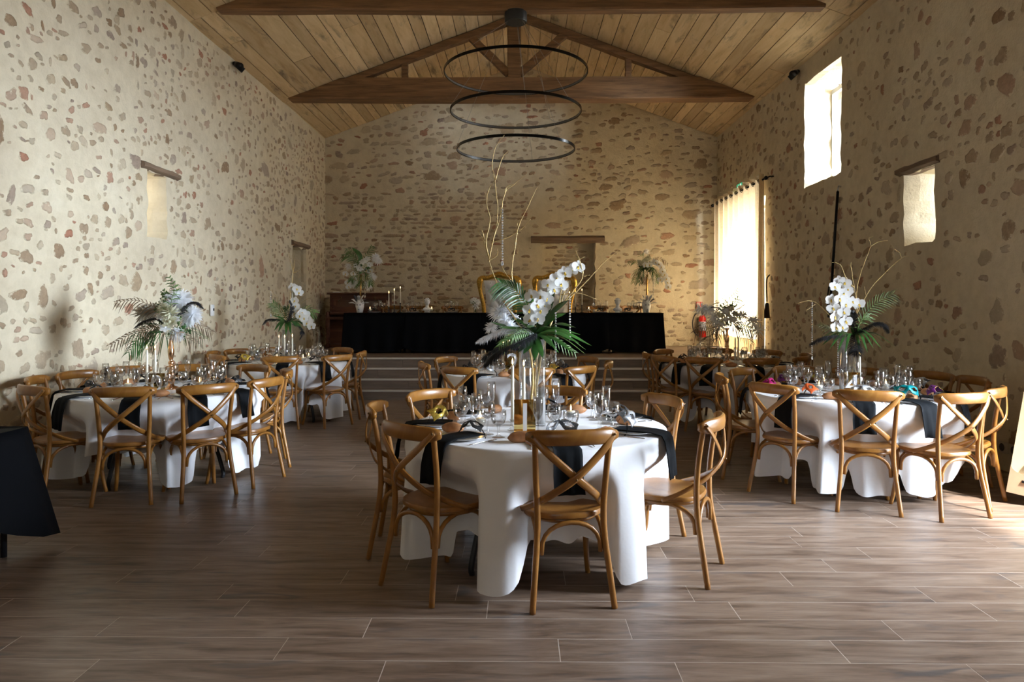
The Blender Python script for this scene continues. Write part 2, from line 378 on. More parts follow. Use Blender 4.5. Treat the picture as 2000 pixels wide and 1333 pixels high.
def build_wall(side):
    W = WALLS[side]; a0, a1, b0, b1 = W['rng']; s = W['s']; f = W['f']; holes = W['holes']
    step = 0.14 if side != 'front' else 0.5
    def lines(lo, hi, extra):
        n = int((hi - lo) / step); base = [lo + (hi - lo) * i / n for i in range(n + 1)]
        ex = sorted(set(e for e in extra if lo <= e <= hi))
        base = [x for x in base if x in (lo, hi) or all(abs(x - e) > 0.05 for e in ex)]
        return sorted(set(base + ex))
    A = lines(a0, a1, [h[i] for h in holes for i in (0, 1)]); B = lines(b0, b1, [h[i] for h in holes for i in (2, 3)])
    inside = lambda a, b: next((h for h in holes if h[0] < a < h[1] and h[2] < b < h[3]), None)
    onedge = lambda a, b: any((a in (h[0], h[1]) and h[2] <= b <= h[3]) or (b in (h[2], h[3]) and h[0] <= a <= h[1]) for h in holes)
    m = MB(); idx = {}; pos = {}
    for j, b in enumerate(B):
        for i, a in enumerate(A):
            ja = jb = 0.0
            if onedge(a, b) and b > 0.1:
                ja = 0.05 * NZ.noise((a * 7, b * 7, s)) + 0.02 * NZ.noise((a * 23, b * 23, s)); jb = 0.045 * NZ.noise((a * 7, b * 7, s + 5)) + 0.02 * NZ.noise((a * 23, b * 23, s + 3))
            aa, bb = a + ja, b + jb
            if side in ('back', 'front'): bb = min(bb, ceil_z(aa) + 0.03)
            pos[i, j] = (aa, bb); idx[i, j] = len(m.v); m.v.append(tuple(f(aa, bb, -wdisp(aa, bb, s))))
    def cell(i, j): return 0 <= i < len(A) - 1 and 0 <= j < len(B) - 1
    hol = {(i, j): inside((A[i] + A[i + 1]) / 2, (B[j] + B[j + 1]) / 2) for i in range(len(A) - 1) for j in range(len(B) - 1)}
    for (i, j), h in hol.items():
        if h is None: m.f.append((idx[i, j], idx[i + 1, j], idx[i + 1, j + 1], idx[i, j + 1])); m.m.append(0)
    rv = MB()
    for (i, j), h in hol.items():
        if h is None: continue
        dep = h[4]
        for (di, dj, e0, e1) in ((-1, 0, (0, 0), (0, 1)), (1, 0, (1, 0), (1, 1)), (0, -1, (0, 0), (1, 0)), (0, 1, (0, 1), (1, 1))):
            nb = hol.get((i + di, j + dj), None) if cell(i + di, j + dj) else None
            if nb is not None: continue
            p0, p1 = pos[i + e0[0], j + e0[1]], pos[i + e1[0], j + e1[1]]
            rows = []
            for k in range(6):
                t = k / 5
                row = []
                for p in (p0, p1):
                    q = (p[0] + (0.03 * NZ.noise((p[0] * 5, p[1] * 5, t * 4 + s)) if k else 0), p[1] + (0.03 * NZ.noise((p[1] * 5, p[0] * 5, t * 4 + 9 + s)) if k else 0))
                    row.append(f(q[0], q[1], -wdisp(p[0], p[1], s) * (1 - t) + dep * t))
                rows.append(row)
            for k in range(5): rv.add([rows[k][0], rows[k][1], rows[k + 1][1], rows[k + 1][0]], [(0, 1, 2, 3)])
        if h[5]:
            q = [pos[i, j], pos[i + 1, j], pos[i + 1, j + 1], pos[i, j + 1]]
            rv.add([f(p[0], p[1], dep + 0.02 * NZ.noise((p[0] * 3, p[1] * 3, s))) for p in q], [(0, 1, 2, 3)])
    o = m.obj('wall_' + side, PL); tag(o, kind='structure')
    if rv.f: rv.obj('reveal', PL, o)
    return o
walls = {k: build_wall(k) for k in WALLS}

# --- stones showing through the plaster
rs = random.Random(11)
def stone_proto(seed, sharp):
    r = random.Random(seed); n = 13; rad = []
    ph = [r.uniform(0, 6.28) for _ in range(4)]
    for k in range(n):
        a = 2 * pi * k / n
        base = 1 / max(abs(cos(a)), abs(sin(a))) if sharp else 1.08
        base = min(base, 1.22)
        rad.append(0.5 * base * (1 + 0.16 * sin(2 * a + ph[0]) + 0.10 * sin(3 * a + ph[1]) + 0.07 * sin(5 * a + ph[2]) + r.uniform(-0.10, 0.10)))
    v = [(0, 0, 0.010)]; core = [1.0]
    for (t, z, c) in ((0.6, 0.010, 0.9), (0.88, 0.005, 0.5), (1.08, -0.014, 0.0)):
        for k in range(n):
            a = 2 * pi * k / n; v.append((cos(a) * rad[k] * t, sin(a) * rad[k] * t, z + r.uniform(-0.002, 0.003))); core.append(c)
    fs = [(0, 1 + k, 1 + (k + 1) % n) for k in range(n)]
    for q in range(2):
        for k in range(n): fs.append((1 + q * n + k, 1 + (q + 1) * n + k, 1 + (q + 1) * n + (k + 1) % n, 1 + q * n + (k + 1) % n))
    return v, fs, core
PROT = [stone_proto(100 + i, i % 2 == 0) for i in range(18)]
PM = []
for v, fs, core in PROT:
    mb = MB(); mb.add(v, fs); mb.att['core'] = core; PM.append(mb.mesh('stone', ST))
def scatter(side, tries, sampler):
    W = WALLS[side]; s = W['s']; f = W['f']; hs = W['holes']; cells = {}; out = []
    for _ in range(tries):
        q = sampler()
        if q is None: continue
        a, b, wd, hg, rot = q
        if side == 'back' and b + hg / 2 > ceil_z(a) - 0.04: continue
        ew, eh = abs(cos(rot)) * wd + abs(sin(rot)) * hg, abs(cos(rot)) * hg + abs(sin(rot)) * wd
        if any(h[0] - ew / 2 - 0.04 < a < h[1] + ew / 2 + 0.04 and h[2] - eh / 2 - 0.04 < b < h[3] + eh / 2 + 0.14 for h in hs): continue
        if side != 'back' and b + eh / 2 > 5.16: continue
        ci, cj = int(a / 0.4), int(b / 0.4); bad = False
        for x in (-1, 0, 1):
            for y in (-1, 0, 1):
                for (a2, b2, w2, h2) in cells.get((ci + x, cj + y), ()):
                    if abs(a - a2) < (ew + w2) * 0.44 and abs(b - b2) < (eh + h2) * 0.46: bad = True
        if bad: continue
        cells.setdefault((ci, cj), []).append((a, b, ew, eh)); out.append((a, b, wd, hg, rot))
    parts = []; rest = []
    for q in out:
        p = f(q[0], q[1], 0); pr = project(p)
        vis = pr is not None and -20 < pr[0] < 2020 and -20 < pr[1] < 1353
        parts.append((q[2] * q[3] / (pr[2] ** 2) if vis else 0, q, vis))
    parts.sort(key=lambda t: -t[0])
    sel = [t[1] for t in parts[:300] if t[2]]; rest = [t[1] for t in parts[len(sel):]]
    M3 = W['m']; wall = walls[side]
    for (a, b, wd, hg, rot) in sel:
        o = bpy.data.objects.new('stone', rs.choice(PM)); COL.objects.link(o); o.parent = wall
        mtx = M3.to_4x4() @ Matrix.Rotation(rot, 4, 'Z') @ Matrix.Diagonal((wd, hg, 1.0, 1))
        mtx.translation = f(a, b, -wdisp(a, b, s)); o.matrix_local = mtx
    mb = MB(); core = []; rn = []
    for (a, b, wd, hg, rot) in rest:
        k = rs.randrange(len(PROT)); v, fs, cr = PROT[k]; M = M3 @ Matrix.Rotation(rot, 3, 'Z'); c = f(a, b, -wdisp(a, b, s)); r = rs.random()
        mb.add([c + M @ V((x * wd, y * hg, z)) for x, y, z in v], fs); core += cr; rn += [r] * len(v)
    mb.att = {'core': core, 'rnd': rn}
    o = mb.obj('small_stones', ST, wall); o['kind'] = 'stuff'
    return len(sel), len(rest)
def samp_side(dens, lo, med):
    def s():
        a, b = rs.uniform(lo, YB), rs.uniform(0.1, 5.1)
        if rs.random() > dens(a, b): return None
        wd = med * exp(rs.gauss(0, 0.50)); wd = min(max(wd, 0.04), 0.36)
        return a, b, wd, wd * rs.uniform(0.42, 0.95), rs.gauss(0, 0.28) + (pi / 2 if rs.random() < 0.14 else 0)
    return s
def dl(a, b):
    d = 0.55
    if a > 12.3: d = 1.0
    if NZ.noise((a * 0.55, b * 0.9, 3)) > 0.18: d *= 0.35
    return d
def dr(a, b):
    d = 0.45
    if b < 1.6 and a > 7: d = 0.9
    if NZ.noise((a * 0.5, b * 0.8, 13)) > 0.15: d *= 0.45
    return d
n1 = scatter('left', 14000, samp_side(dl, 2.6, 0.105))
n2 = scatter('right', 8500, samp_side(dr, 2.6, 0.115))
def samp_back():
    a, b = rs.uniform(XL, XR), rs.uniform(0.62, 6.7)
    brick = (a < 0.2 and 1.0 < b < 4.0) or b < 1.5 or (0.4 < a < 1.7 and b < 2.9)
    if brick:
        if NZ.noise((a * 0.8, b * 1.2, 33)) > 0.33: return None
        b = round(b / 0.092) * 0.092 + rs.gauss(0, 0.007); wd = min(max(0.155 * exp(rs.gauss(0, 0.42)), 0.06), 0.42)
        return a, b, wd, min(max(0.074 * exp(rs.gauss(0, 0.22)), 0.045), 0.16), rs.gauss(0, 0.05)
    if rs.random() > (0.8 if a < 0.5 else 0.6) * (0.45 if NZ.noise((a * 0.9, b * 1.1, 53)) > 0.2 else 1): return None
    wd = min(max(0.165 * exp(rs.gauss(0, 0.48)), 0.05), 0.42)
    return a, b, wd, wd * rs.uniform(0.30, 0.72), rs.gauss(0, 0.12)
n3 = scatter('back', 5200, samp_back)
# rows of stones on the back of the niche behind the thrones
mb = MB(); core = []; rn = []
for r_ in range(24):
    a = 0.50 + rs.uniform(0, 0.1)
    while a < 1.6:
        wd = rs.uniform(0.1, 0.3); v, fs, cr = PROT[rs.randrange(18)]
        if a + wd < 1.64 and rs.random() < 0.8:
            mb.add([V((a + wd / 2 + x * wd, YB + 0.285 - z, 0.68 + r_ * 0.092 + y * 0.066)) for x, y, z in v], fs); core += cr; rn += [rs.random()] * len(v)
        a += wd * 1.08
mb.att = {'core': core, 'rnd': rn}; o = mb.obj('niche_stones', ST, walls['back']); o['kind'] = 'stuff'

# --- lintels
def lintel(c, d, m, par, seed):
    mb = MB(); n = 8; r = random.Random(seed); ax = 0 if d[0] > d[1] else 1
    pts = []
    for i in range(n + 1):
        p = V(c); p[ax] += d[ax] * (i / n - 0.5); p.z += r.uniform(-0.006, 0.006); pts.append(p)
    mb.tube(pts, 1.0, 8, flat=(d[2] * 0.56, d[1 - ax] * 0.56), up=(0, 0, 1)); return mb.obj('lintel', m, par, smooth=False)
lintel((XL - 0.06, 8.35, 3.10), (0.22, 0.86, 0.10), LINTEL, walls['left'], 1)
lintel((XL - 0.06, 13.72, 2.68), (0.22, 1.05, 0.11), LINTEL, walls['left'], 2)
lintel((XR + 0.06, 7.69, 3.01), (0.22, 0.80, 0.10), LINTEL, walls['right'], 3)
lintel((1.06, YB + 0.05, 2.95), (1.62, 0.24, 0.155), LINTEL_X, walls['back'], 4)

# --- windows and doors
PVC = simple('white window frame', (0.55, 0.55, 0.53), 0.35)
def frame(name, plane, x, a0, a1, b0, b1, mull=0, t=0.06):
    mb = MB(); d = 0.06
    bars = [((a0 + a1) / 2, b0 + t / 2, a1 - a0, t), ((a0 + a1) / 2, b1 - t / 2, a1 - a0, t), (a0 + t / 2, (b0 + b1) / 2, t, b1 - b0 - 2 * t), (a1 - t / 2, (b0 + b1) / 2, t, b1 - b0 - 2 * t)]
    for k in range(mull): bars.append((a0 + (a1 - a0) * (k + 1) / (mull + 1), (b0 + b1) / 2, t * 1.3, b1 - b0 - 2 * t))
    for (a, b, wa, wb) in bars:
        mb.box((x, a, b) if plane == 'x' else (a, x, b), (d, wa, wb) if plane == 'x' else (wa, d, wb))
    root = mb.obj(name, PVC, smooth=False); tag(root, kind='structure')
    g = MB(); c = ((a0 + a1) / 2, (b0 + b1) / 2)
    g.box((x, c[0], c[1]) if plane == 'x' else (c[0], x, c[1]), (0.012, a1 - a0 - t, b1 - b0 - t) if plane == 'x' else (a1 - a0 - t, 0.012, b1 - b0 - t))
    g.obj('pane', PANE, root, smooth=False); return root
frame('window_1', 'x', 4.80, 9.50, 10.82, 3.25, 4.78, 0, 0.07)
frame('window_2', 'x', 5.22, 7.36, 8.03, 2.14, 2.98)
frame('window_3', 'x', -4.75, 8.03, 8.55, 2.26, 3.08)
frame('window_4', 'y', -3.78, -1.75, 0.75, 1.76, 3.44, 1)
frame('door_1', 'x', 4.82, 12.44, 14.93, 0.58, 3.48, 1, 0.09)
frame('door_2', 'x', 4.62, 3.02, 4.75, 0.0, 2.88, 0, 0.05)
mb = MB(); mb.box((0, 6, -0.16), (60, 60, 0.1)); tag(mb.obj('ground', simple('gravel yard', (0.30, 0.27, 0.22), 0.9, 0, 0.3, 3), smooth=False), kind='structure')

# --- floor: screed with single wood-look tiles laid in rows
mb = MB(); mb.box(((XL + XR) / 2, (YF + YB) / 2, -0.0504), (XR - XL + 0.3, YB - YF + 0.3, 0.1)); floor = mb.obj('floor', GROUT, smooth=False); tag(floor, kind='structure')
cube = MB().box((0, 0, 0), (1, 1, 1)).mesh('tile', FL, False)
row0 = 3.118; tiles = []
rt = random.Random(5)
for k in range(-33, 41):
    y = row0 + 0.2 * (k - 1) + 0.1
    if y < YF - 0.1 or y > 11.1: continue
    off = rt.uniform(0, 1.2); x = XL - off
    if k == 0: x = 0.17 - 1.2 * 5
    if k == 1: x = 0.50 - 1.2 * 5
    while x < XR:
        x0, x1 = max(x, XL), min(x + 1.2, XR)
        if x1 - x0 > 0.05: tiles.append(((x0 + x1) / 2, y, x1 - x0))
        x += 1.2
def tvis(t):
    pr = project((t[0], t[1], 0))
    if pr is None: return False
    pl, pq = project((t[0] - t[2] / 2, t[1], 0)), project((t[0] + t[2] / 2, t[1], 0))
    return pr[1] < 1375 and pq[0] > -5 and pl[0] < 2005
vt = [t for t in tiles if tvis(t)]; vt.sort(key=lambda t: t[1]); vis_t = vt[:300]; rest_t = [t for t in tiles if t not in set(vis_t)]
for (x, y, l) in vis_t:
    o = link('tile', cube, floor, (x, y, -0.005 + rt.uniform(-0.0004, 0.0004))); o.scale = (l - 0.0035, 0.1965, 0.010)
mb = MB()
for (x, y, l) in rest_t: mb.box((x, y, -0.005), (l - 0.0035, 0.1965, 0.010))
o = mb.obj('distant_tiles', FL, floor, False); o['kind'] = 'stuff'

# --- stage with four steps
RI, GO, Y0 = 0.15, 0.275, 11.0
mb = MB()
for k in range(4): mb.box(((XL + XR) / 2, (Y0 + k * GO + 0.02 + YB + 0.3) / 2, RI * (k + 0.5) - 0.006), (XR - XL + 0.2, YB + 0.3 - (Y0 + k * GO + 0.02), RI - 0.012))
stage = mb.obj('floor_stage', simple('dark grout', (0.30, 0.25, 0.20), 0.9), smooth=False); tag(stage, kind='structure')
rcube = MB().box((0, 0, 0), (1, 1, 1)).mesh('tile', RISER, False); ncube = MB().box((0, 0, 0), (1, 1, 1)).mesh('nosing', ALU, False)
for k in range(4):
    x = XL - rt.uniform(0, 1.15)
    while x < XR:
        x0, x1 = max(x, XL), min(x + 1.2, XR)
        if x1 - x0 > 0.05:
            o = link('tile', rcube, stage, ((x0 + x1) / 2, Y0 + k * GO + 0.012, RI * (k + 0.5) - 0.01)); o.scale = (x1 - x0 - 0.005, 0.02, RI - 0.022)
            yy = Y0 + k * GO + (GO / 2 if k < 3 else 2.35)
            o = link('tile', cube, stage, ((x0 + x1) / 2, yy + 0.015, RI * (k + 1) - 0.005)); o.scale = (x1 - x0 - 0.004, (GO if k < 3 else 4.70), 0.010)
        x += 1.2
    o = link('nosing', ncube, stage, ((XL + XR) / 2, Y0 + k * GO + 0.012, RI * (k + 1) - 0.006)); o.scale = (XR - XL, 0.05, 0.028)

# --- ceiling boards under two slopes
mb = MB()
for sgn in (-1, 1):
    xe = 0.02 + sgn * 5.25  # unseen eave overhang added to keep sun off high window and curtain top
    mb.add([(0.02, YF - 0.4, 6.80 + 0.05), (0.02, YB + 0.4, 6.85), (xe, YB + 0.4, ceil_z(xe) + 0.05), (xe, YF - 0.4, ceil_z(xe) + 0.05), (0.02, YF - 0.4, 7.0), (0.02, YB + 0.4, 7.0), (xe, YB + 0.4, ceil_z(xe) + 0.25), (xe, YF - 0.4, ceil_z(xe) + 0.25)],
           [(0, 1, 2, 3), (4, 5, 6, 7), (0, 4, 5, 1), (2, 6, 7, 3), (0, 3, 7, 4), (1, 5, 6, 2)])
ceiling = mb.obj('ceiling', simple('dark batten gap', (0.06, 0.04, 0.022), 0.9), smooth=False); tag(ceiling, kind='structure')
pcube = MB().box((0, 0, 0), (1, 1, 1)).mesh('plank', BD, False)
SL = math.atan(0.375); rp = random.Random(21)
for sgn in (-1, 1):
    bays = [(YF - 0.1, 5.2, 0.5), (5.2, 9.12, 0.29), (9.12, 12.78, 0.27), (12.78, YB + 0.15, 0.20)]
    for (ya, yb, wm) in bays:
        s = 0.0
        while s < 4.64:
            wd = wm * rp.uniform(0.72, 1.2)
            if ya < 0: wd = 0.6
            cx = 0.02 + sgn * (s + wd / 2) * cos(SL); cz = 6.80 - (s + wd / 2) * sin(SL) + 0.032
            cuts = [ya, yb]
            if rp.random() < 0.35 and ya > 0: cuts = [ya, rp.uniform(ya + 0.8, yb - 0.8), yb]
            for c0, c1 in zip(cuts, cuts[1:]):
                o = link('plank', pcube, ceiling, (cx, (c0 + c1) / 2, cz + rp.uniform(-0.004, 0.004))); o.scale = (wd - 0.011, c1 - c0 - 0.008, 0.024); o.rotation_euler = (rp.uniform(-0.0008, 0.0008), sgn * SL, 0)
            s += wd
# --- roof trusses
def hewn(mb, pts, sx, sz, seed, n=10, amp=0.012):
    r = random.Random(seed); P = [V(pts[0]).lerp(V(pts[1]), i / n) for i in range(n + 1)]
    t = (P[-1] - P[0]).normalized(); up = V((0, 0, 1)) if abs(t.z) < 0.9 else V((1, 0, 0)); sd = t.cross(up).normalized(); up = sd.cross(t).normalized()
    prof = [(-1, -0.86), (-0.9, -1), (0.9, -1), (1, -0.86), (1, 0.86), (0.9, 1), (-0.9, 1), (-1, 0.86)]; vs = []
    for i, p in enumerate(P):
        ox, oz = amp * NZ.noise((i * 0.6, seed, 0)), amp * NZ.noise((i * 0.6, seed, 9))
        for (a, b) in prof: vs.append(p + sd * (a * sx / 2 * (1 + r.uniform(-0.03, 0.03)) + ox) + up * (b * sz / 2 * (1 + r.uniform(-0.03, 0.03)) + oz))
    m = len(P); fs = [(i * 8 + k, i * 8 + (k + 1) % 8, i * 8 + 8 + (k + 1) % 8, i * 8 + 8 + k) for i in range(m - 1) for k in range(8)]
    fs += [tuple(range(7, -1, -1)), tuple((m - 1) * 8 + k for k in range(8))]
    mb.add(vs, fs); return mb
def truss(name, ya, yb, z0, z1, xt, seed, mid):
    root = thing(name, None, None, (0, 0, 0)); tag(root, kind='structure')
    y = (ya + yb) / 2; mb = MB(); n = 26; r = random.Random(seed); vs = []
    for i in range(n + 1):
        x = -xt + 2 * xt * i / n; zt = min(z1, ceil_z(x) + 0.015); zb = z0 + 0.018 * NZ.noise((x * 0.7, seed, 1)) - 0.02 * (1 - (x / xt) ** 2)
        zt = max(zt + 0.012 * NZ.noise((x * 0.9, seed, 4)), zb + 0.02); d = 0.012 * NZ.noise((x, seed, 6))
        for (yy, zz) in ((ya + 0.012, zb), (yb - 0.012, zb), (yb, zb + 0.015), (yb, zt), (ya + d, zt), (ya + d, zb + 0.02)): vs.append((x, yy, zz))
    fs = [(i * 6 + k, i * 6 + (k + 1) % 6, i * 6 + 6 + (k + 1) % 6, i * 6 + 6 + k) for i in range(n) for k in range(6)] + [tuple(range(6)), tuple(n * 6 + k for k in range(5, -1, -1))]
    mb.add(vs, fs); mb.obj('tie_beam', BEAM, root, smooth=False)
    ym = y - 0.03
    hewn(MB(), ((-0.10, ym, z1 - 0.06), (-0.10, ym, 6.74)), 0.22, 0.24, seed + 1).obj('king_post', BEAM, root, False)
    for s in (-1, 1):
        xr = 3.35; hewn(MB(), ((0.02 + s * xr, ym, ceil_z(0.02 + s * xr) - 0.05), (0.02 + s * 0.06, ym, 6.72)), 0.16, 0.12, seed + 3 + s).obj('rafter', BEAM, root, False)
        hewn(MB(), ((-0.10 + s * 0.10, ym, z1 + 0.10), (-0.05 + s * 0.86, ym, ceil_z(s * 0.86) - 0.08)), 0.12, 0.13, seed + 6 + s).obj('strut', BEAM, root, False)
        xp = -0.06 + s * 2.03; hewn(MB(), ((xp, ym, z1 - 0.03), (xp, ym, ceil_z(xp) - 0.06)), 0.11, 0.11, seed + 9 + s).obj('post', BEAM, root, False)
    return root
truss('trim_1', 12.63, 12.96, 5.236, 5.605, 4.22, 40, True)
truss('trim_2', 9.02, 9.20, 5.315, 5.70, 3.92, 70, False)
truss('trim_3', 5.1, 5.4, 5.27, 5.64, 4.1, 90, False)
# ------------------------------------------------------------------ chairs
def make_chair():
    root = thing('cross_back_chair', 'honey-brown cross-back chair', 'chair')
    m = MB(); n = 28; prof = []
    def outline(k, s):
        a = 2 * pi * k / n; c, q = cos(a), sin(a)
        x = 0.212 * (abs(c) ** 0.72) * (1 if c >= 0 else -1); y = 0.205 * (abs(q) ** 0.78) * (1 if q >= 0 else -1)
        x *= 1 + 0.10 * (y / 0.205)
        return x * s, y * s
    rings = [(0.92, 0.425), (1.0, 0.431), (1.01, 0.444), (0.985, 0.455), (0.93, 0.457), (0.6, 0.450), (0.25, 0.447)]
    for s, z in rings:
        for k in range(n): x, y = outline(k, s); m.v.append((x, y, z))
    for j in range(len(rings) - 1):
        for k in range(n): m.f.append((j * n + k, j * n + (k + 1) % n, (j + 1) * n + (k + 1) % n, (j + 1) * n + k)); m.m.append(0)
    m.f.append(tuple((len(rings) - 1) * n + k for k in range(n))); m.m.append(0); m.f.append(tuple(range(n - 1, -1, -1))); m.m.append(0)
    m.obj('seat', CH, root, sharp=50)
    m = MB(); m.tube([(0.185 * cos(2 * pi * k / 24) * (1 + .1 * sin(2 * pi * k / 24)), 0.178 * sin(2 * pi * k / 24), 0.415) for k in range(25)], 0.014, 6, cap=False); m.obj('seat_frame', CH, root)
    for s in (-1, 1):
        p = catmull([(s * 0.205, -0.262, 0.0), (s * 0.190, -0.236, 0.15), (s * 0.172, -0.205, 0.33), (s * 0.168, -0.195, 0.46), (s * 0.176, -0.203, 0.62), (s * 0.185, -0.226, 0.78), (s * 0.195, -0.246, 0.865)], 4)
        MB().tube(p, [0.0165 - 0.0025 * abs(i / (len(p) - 1) - 0.4) for i in range(len(p))], 8).obj('rear_leg', CH, root)
        p = catmull([(s * 0.172, 0.165, 0.43), (s * 0.176, 0.172, 0.25), (s * 0.186, 0.188, 0.10), (s * 0.198, 0.205, 0.0)], 4)
        MB().tube(p, [0.0175 - 0.003 * i / (len(p) - 1) for i in range(len(p))], 8).obj('front_leg', CH, root)
    # curved top rail
    m = MB(); nu = 18; vs = []
    for i in range(nu + 1):
        t = i / nu * 2 - 1; x = 0.228 * t; y = -0.296 + 0.066 * t * t + 0.01 * t ** 4; zt = 0.886 - 0.006 * t * t - 0.014 * max(0, abs(t) - 0.82) / 0.18; zb = 0.803 + 0.004 * (1 - t * t) + 0.020 * max(0, abs(t) - 0.82) / 0.18
        th = 0.012
        ln = sqrt(1 + (0.132 * t / 0.228) ** 2); nx, ny = -(0.132 * t / 0.228) / ln, 1 / ln
        zm = (zt + zb) / 2
        for (q, zz) in ((-1, zb + 0.008), (-1.25, zm), (-1, zt - 0.008), (0, zt), (1, zt - 0.008), (0.85, zm), (1, zb + 0.008), (0, zb)):
            vs.append((x + nx * q * th, y + ny * q * th, zz))
    fs = [(i * 8 + k, i * 8 + (k + 1) % 8, i * 8 + 8 + (k + 1) % 8, i * 8 + 8 + k) for i in range(nu) for k in range(8)] + [tuple(range(7, -1, -1)), tuple(nu * 8 + k for k in range(8))]
    m.add(vs, fs); m.obj('top_rail', CH, root)
    for s in (-1, 1):
        p = catmull([(s * 0.206, -0.252, 0.858), (s * 0.14, -0.284, 0.780), (0.0, -0.300 - s * 0.006, 0.655), (-s * 0.105, -0.245, 0.565), (-s * 0.150, -0.178, 0.517), (-s * 0.192, -0.10, 0.472), (-s * 0.222, -0.02, 0.438)], 5)
        MB().tube(p, 1.0, 6, flat=(0.0055, 0.019), up=(0, 1, 0)).obj('cross_strip', CH, root)
    m = MB()
    for s in (-1, 1): m.ell((s * 0.208, -0.262, 0.852), (0.007, 0.005, 0.007), 8, 4)
    m.ell((0, -0.318, 0.648), (0.006, 0.005, 0.006), 8, 4); m.obj('screw', simple('brass screw', (0.20, 0.13, 0.06), 0.4, 0.8), root)['kind'] = 'stuff'
    def arch(a, b, zt, zb):
        a, b = V(a), V(b); pts = []
        for i in range(13):
            t = pi * i / 12; k = (1 - cos(t)) / 2; k = 0.5 - 0.5 * cos(t)
            p = a.lerp(b, k); p.z = zb + (zt - zb) * (sin(t) ** 0.7 if sin(t) > 0 else 0); pts.append(p)
        MB().tube(pts, 1.0, 6, flat=(0.012, 0.012)).obj('arch_brace', CH, root)
    arch((-0.150, -0.205, 0), (0.150, -0.205, 0), 0.412, 0.262)
    arch((-0.168, -0.19, 0), (-0.160, 0.15, 0), 0.412, 0.265); arch((0.168, -0.19, 0), (0.160, 0.15, 0), 0.412, 0.265)
    arch((-0.155, 0.17, 0), (0.155, 0.17, 0), 0.412, 0.265)
    return root
chair0 = make_chair(); chair_used = [False]
def put_chair(x, y, rz, label, group, z=0.0):
    if not chair_used[0]:
        chair_used[0] = True; o = chair0; o.location = (x, y, z); o.rotation_euler = (0, 0, rz); o['label'] = label; o['group'] = group
        return o
    return dup(chair0, (x, y, z), rz, label, group)
HOURS = ['twelve', 'one', 'two', 'three', 'four', 'five', 'six', 'seven', 'eight', 'nine', 'ten', 'eleven']
def clock(phi):
    h = (6 - phi / 30.0) % 12; q = round(h * 2) / 2 % 12
    s = HOURS[int(q)]
    return ('half past ' + s) if q != int(q) else s + " o'clock"
# table: name phrase, centre, radius, cloth tails (deg, depth), base drop, chairs (phi, distance)
T = {
 1: dict(n='front middle table', c=(0.10, 4.33), R=0.79, base=0.50, tails=[(-60, .22), (-18, .27), (41, .27), (78, .24), (128, .24), (-140, .25), (180, .22)], ch=[(-42, 1.03), (10, .95), (64, 1.09), (113, .96), (169, .92), (-131, 1.0), (-88, 1.0)], ph=[1, 1, 1, 1, 1, 1, 1]),
 2: dict(n='table before the steps', c=(-0.06, 7.8), R=0.79, base=0.50, tails=[(-70, .25), (-25, .22), (15, .27), (60, .25), (120, .24), (-140, .25), (180, .22)], ch=[(-73, 1.03), (-32, 1.06), (10, 1.06), (41, 1.06), (82, 1.05), (117, 1.0), (-163, .98), (-118, .95)]),
 3: dict(n='table by the wall switch', c=(-3.14, 6.17), R=0.82, base=0.42, tails=[(33, .33), (82, .34), (-45, .25), (-130, .3), (150, .3)], ch=[(11, 1.05), (43, 1.13), (73, 1.10), (114, 1.05), (154, 1.05), (-167, 1.0), (-134, 1.06), (-104, .99), (-32, 1.08), (-74, 1.02)]),
 4: dict(n='table before the piano', c=(-3.08, 9.27), R=0.80, base=0.50, tails=[(-60, .25), (20, .28), (65, .28), (105, .22), (-130, .3), (160, .3)], ch=[(14, 1.0), (51, 1.12), (93, 1.0), (143, .95), (-152, .92), (-117, .98), (-86, 1.0), (-46, .95)]),
 5: dict(n='table under the wall pole', c=(2.80, 6.0), R=0.82, base=0.50, tails=[(-72, .18), (-38, .25), (-12, .28), (15, .22), (50, .20), (120, .28), (-140, .25)], ch=[(-57, 1.04), (-18, 1.06), (14, 1.17), (43, 1.08), (88, 1.06), (113, 1.05), (150, .98), (-176, 1.04), (-138, 1.03), (-101, 1.06)]),
 6: dict(n='table by the curtain', c=(2.65, 9.02), R=0.80, base=0.50, tails=[(-65, .25), (-20, .27), (30, .22), (75, .25), (130, .25), (-140, .25)], ch=[(-32, 1.0), (9, .95), (-60, 1.08), (-92, 1.03), (-135, .98), (82, 1.0), (48, .98), (128, .95), (172, .95)]),
}
ZT = 0.745
tabs = {}
def make_table(R):
    root = thing('round_table', 'round folding banquet table', 'table')
    m = MB(); m.lathe([(0.001, ZT - 0.035), (R - 0.01, ZT - 0.035), (R - 0.002, ZT - 0.02), (R - 0.01, ZT - 0.006), (0.001, ZT - 0.006)], 48); m.obj('tabletop', simple('pale laminate', (0.5, 0.47, 0.42), 0.5), root)
    for a in (45, 135, 225, 315):
        x, y = cos(R_(a)), sin(R_(a))
        MB().tube(catmull([(x * 0.42, y * 0.42, ZT - 0.04), (x * 0.47, y * 0.47, 0.45), (x * 0.60, y * 0.60, 0.08), (x * 0.60, y * 0.60, 0.0)], 4), 0.017, 8).obj('leg', BLKP, root)
    MB().tube([(-0.32, 0.3, ZT - 0.09), (0.32, 0.3, ZT - 0.09)], 0.012, 6).obj('brace', BLKP, root); MB().tube([(-0.32, -0.3, ZT - 0.09), (0.32, -0.3, ZT - 0.09)], 0.012, 6).obj('brace', BLKP, root)
    return root
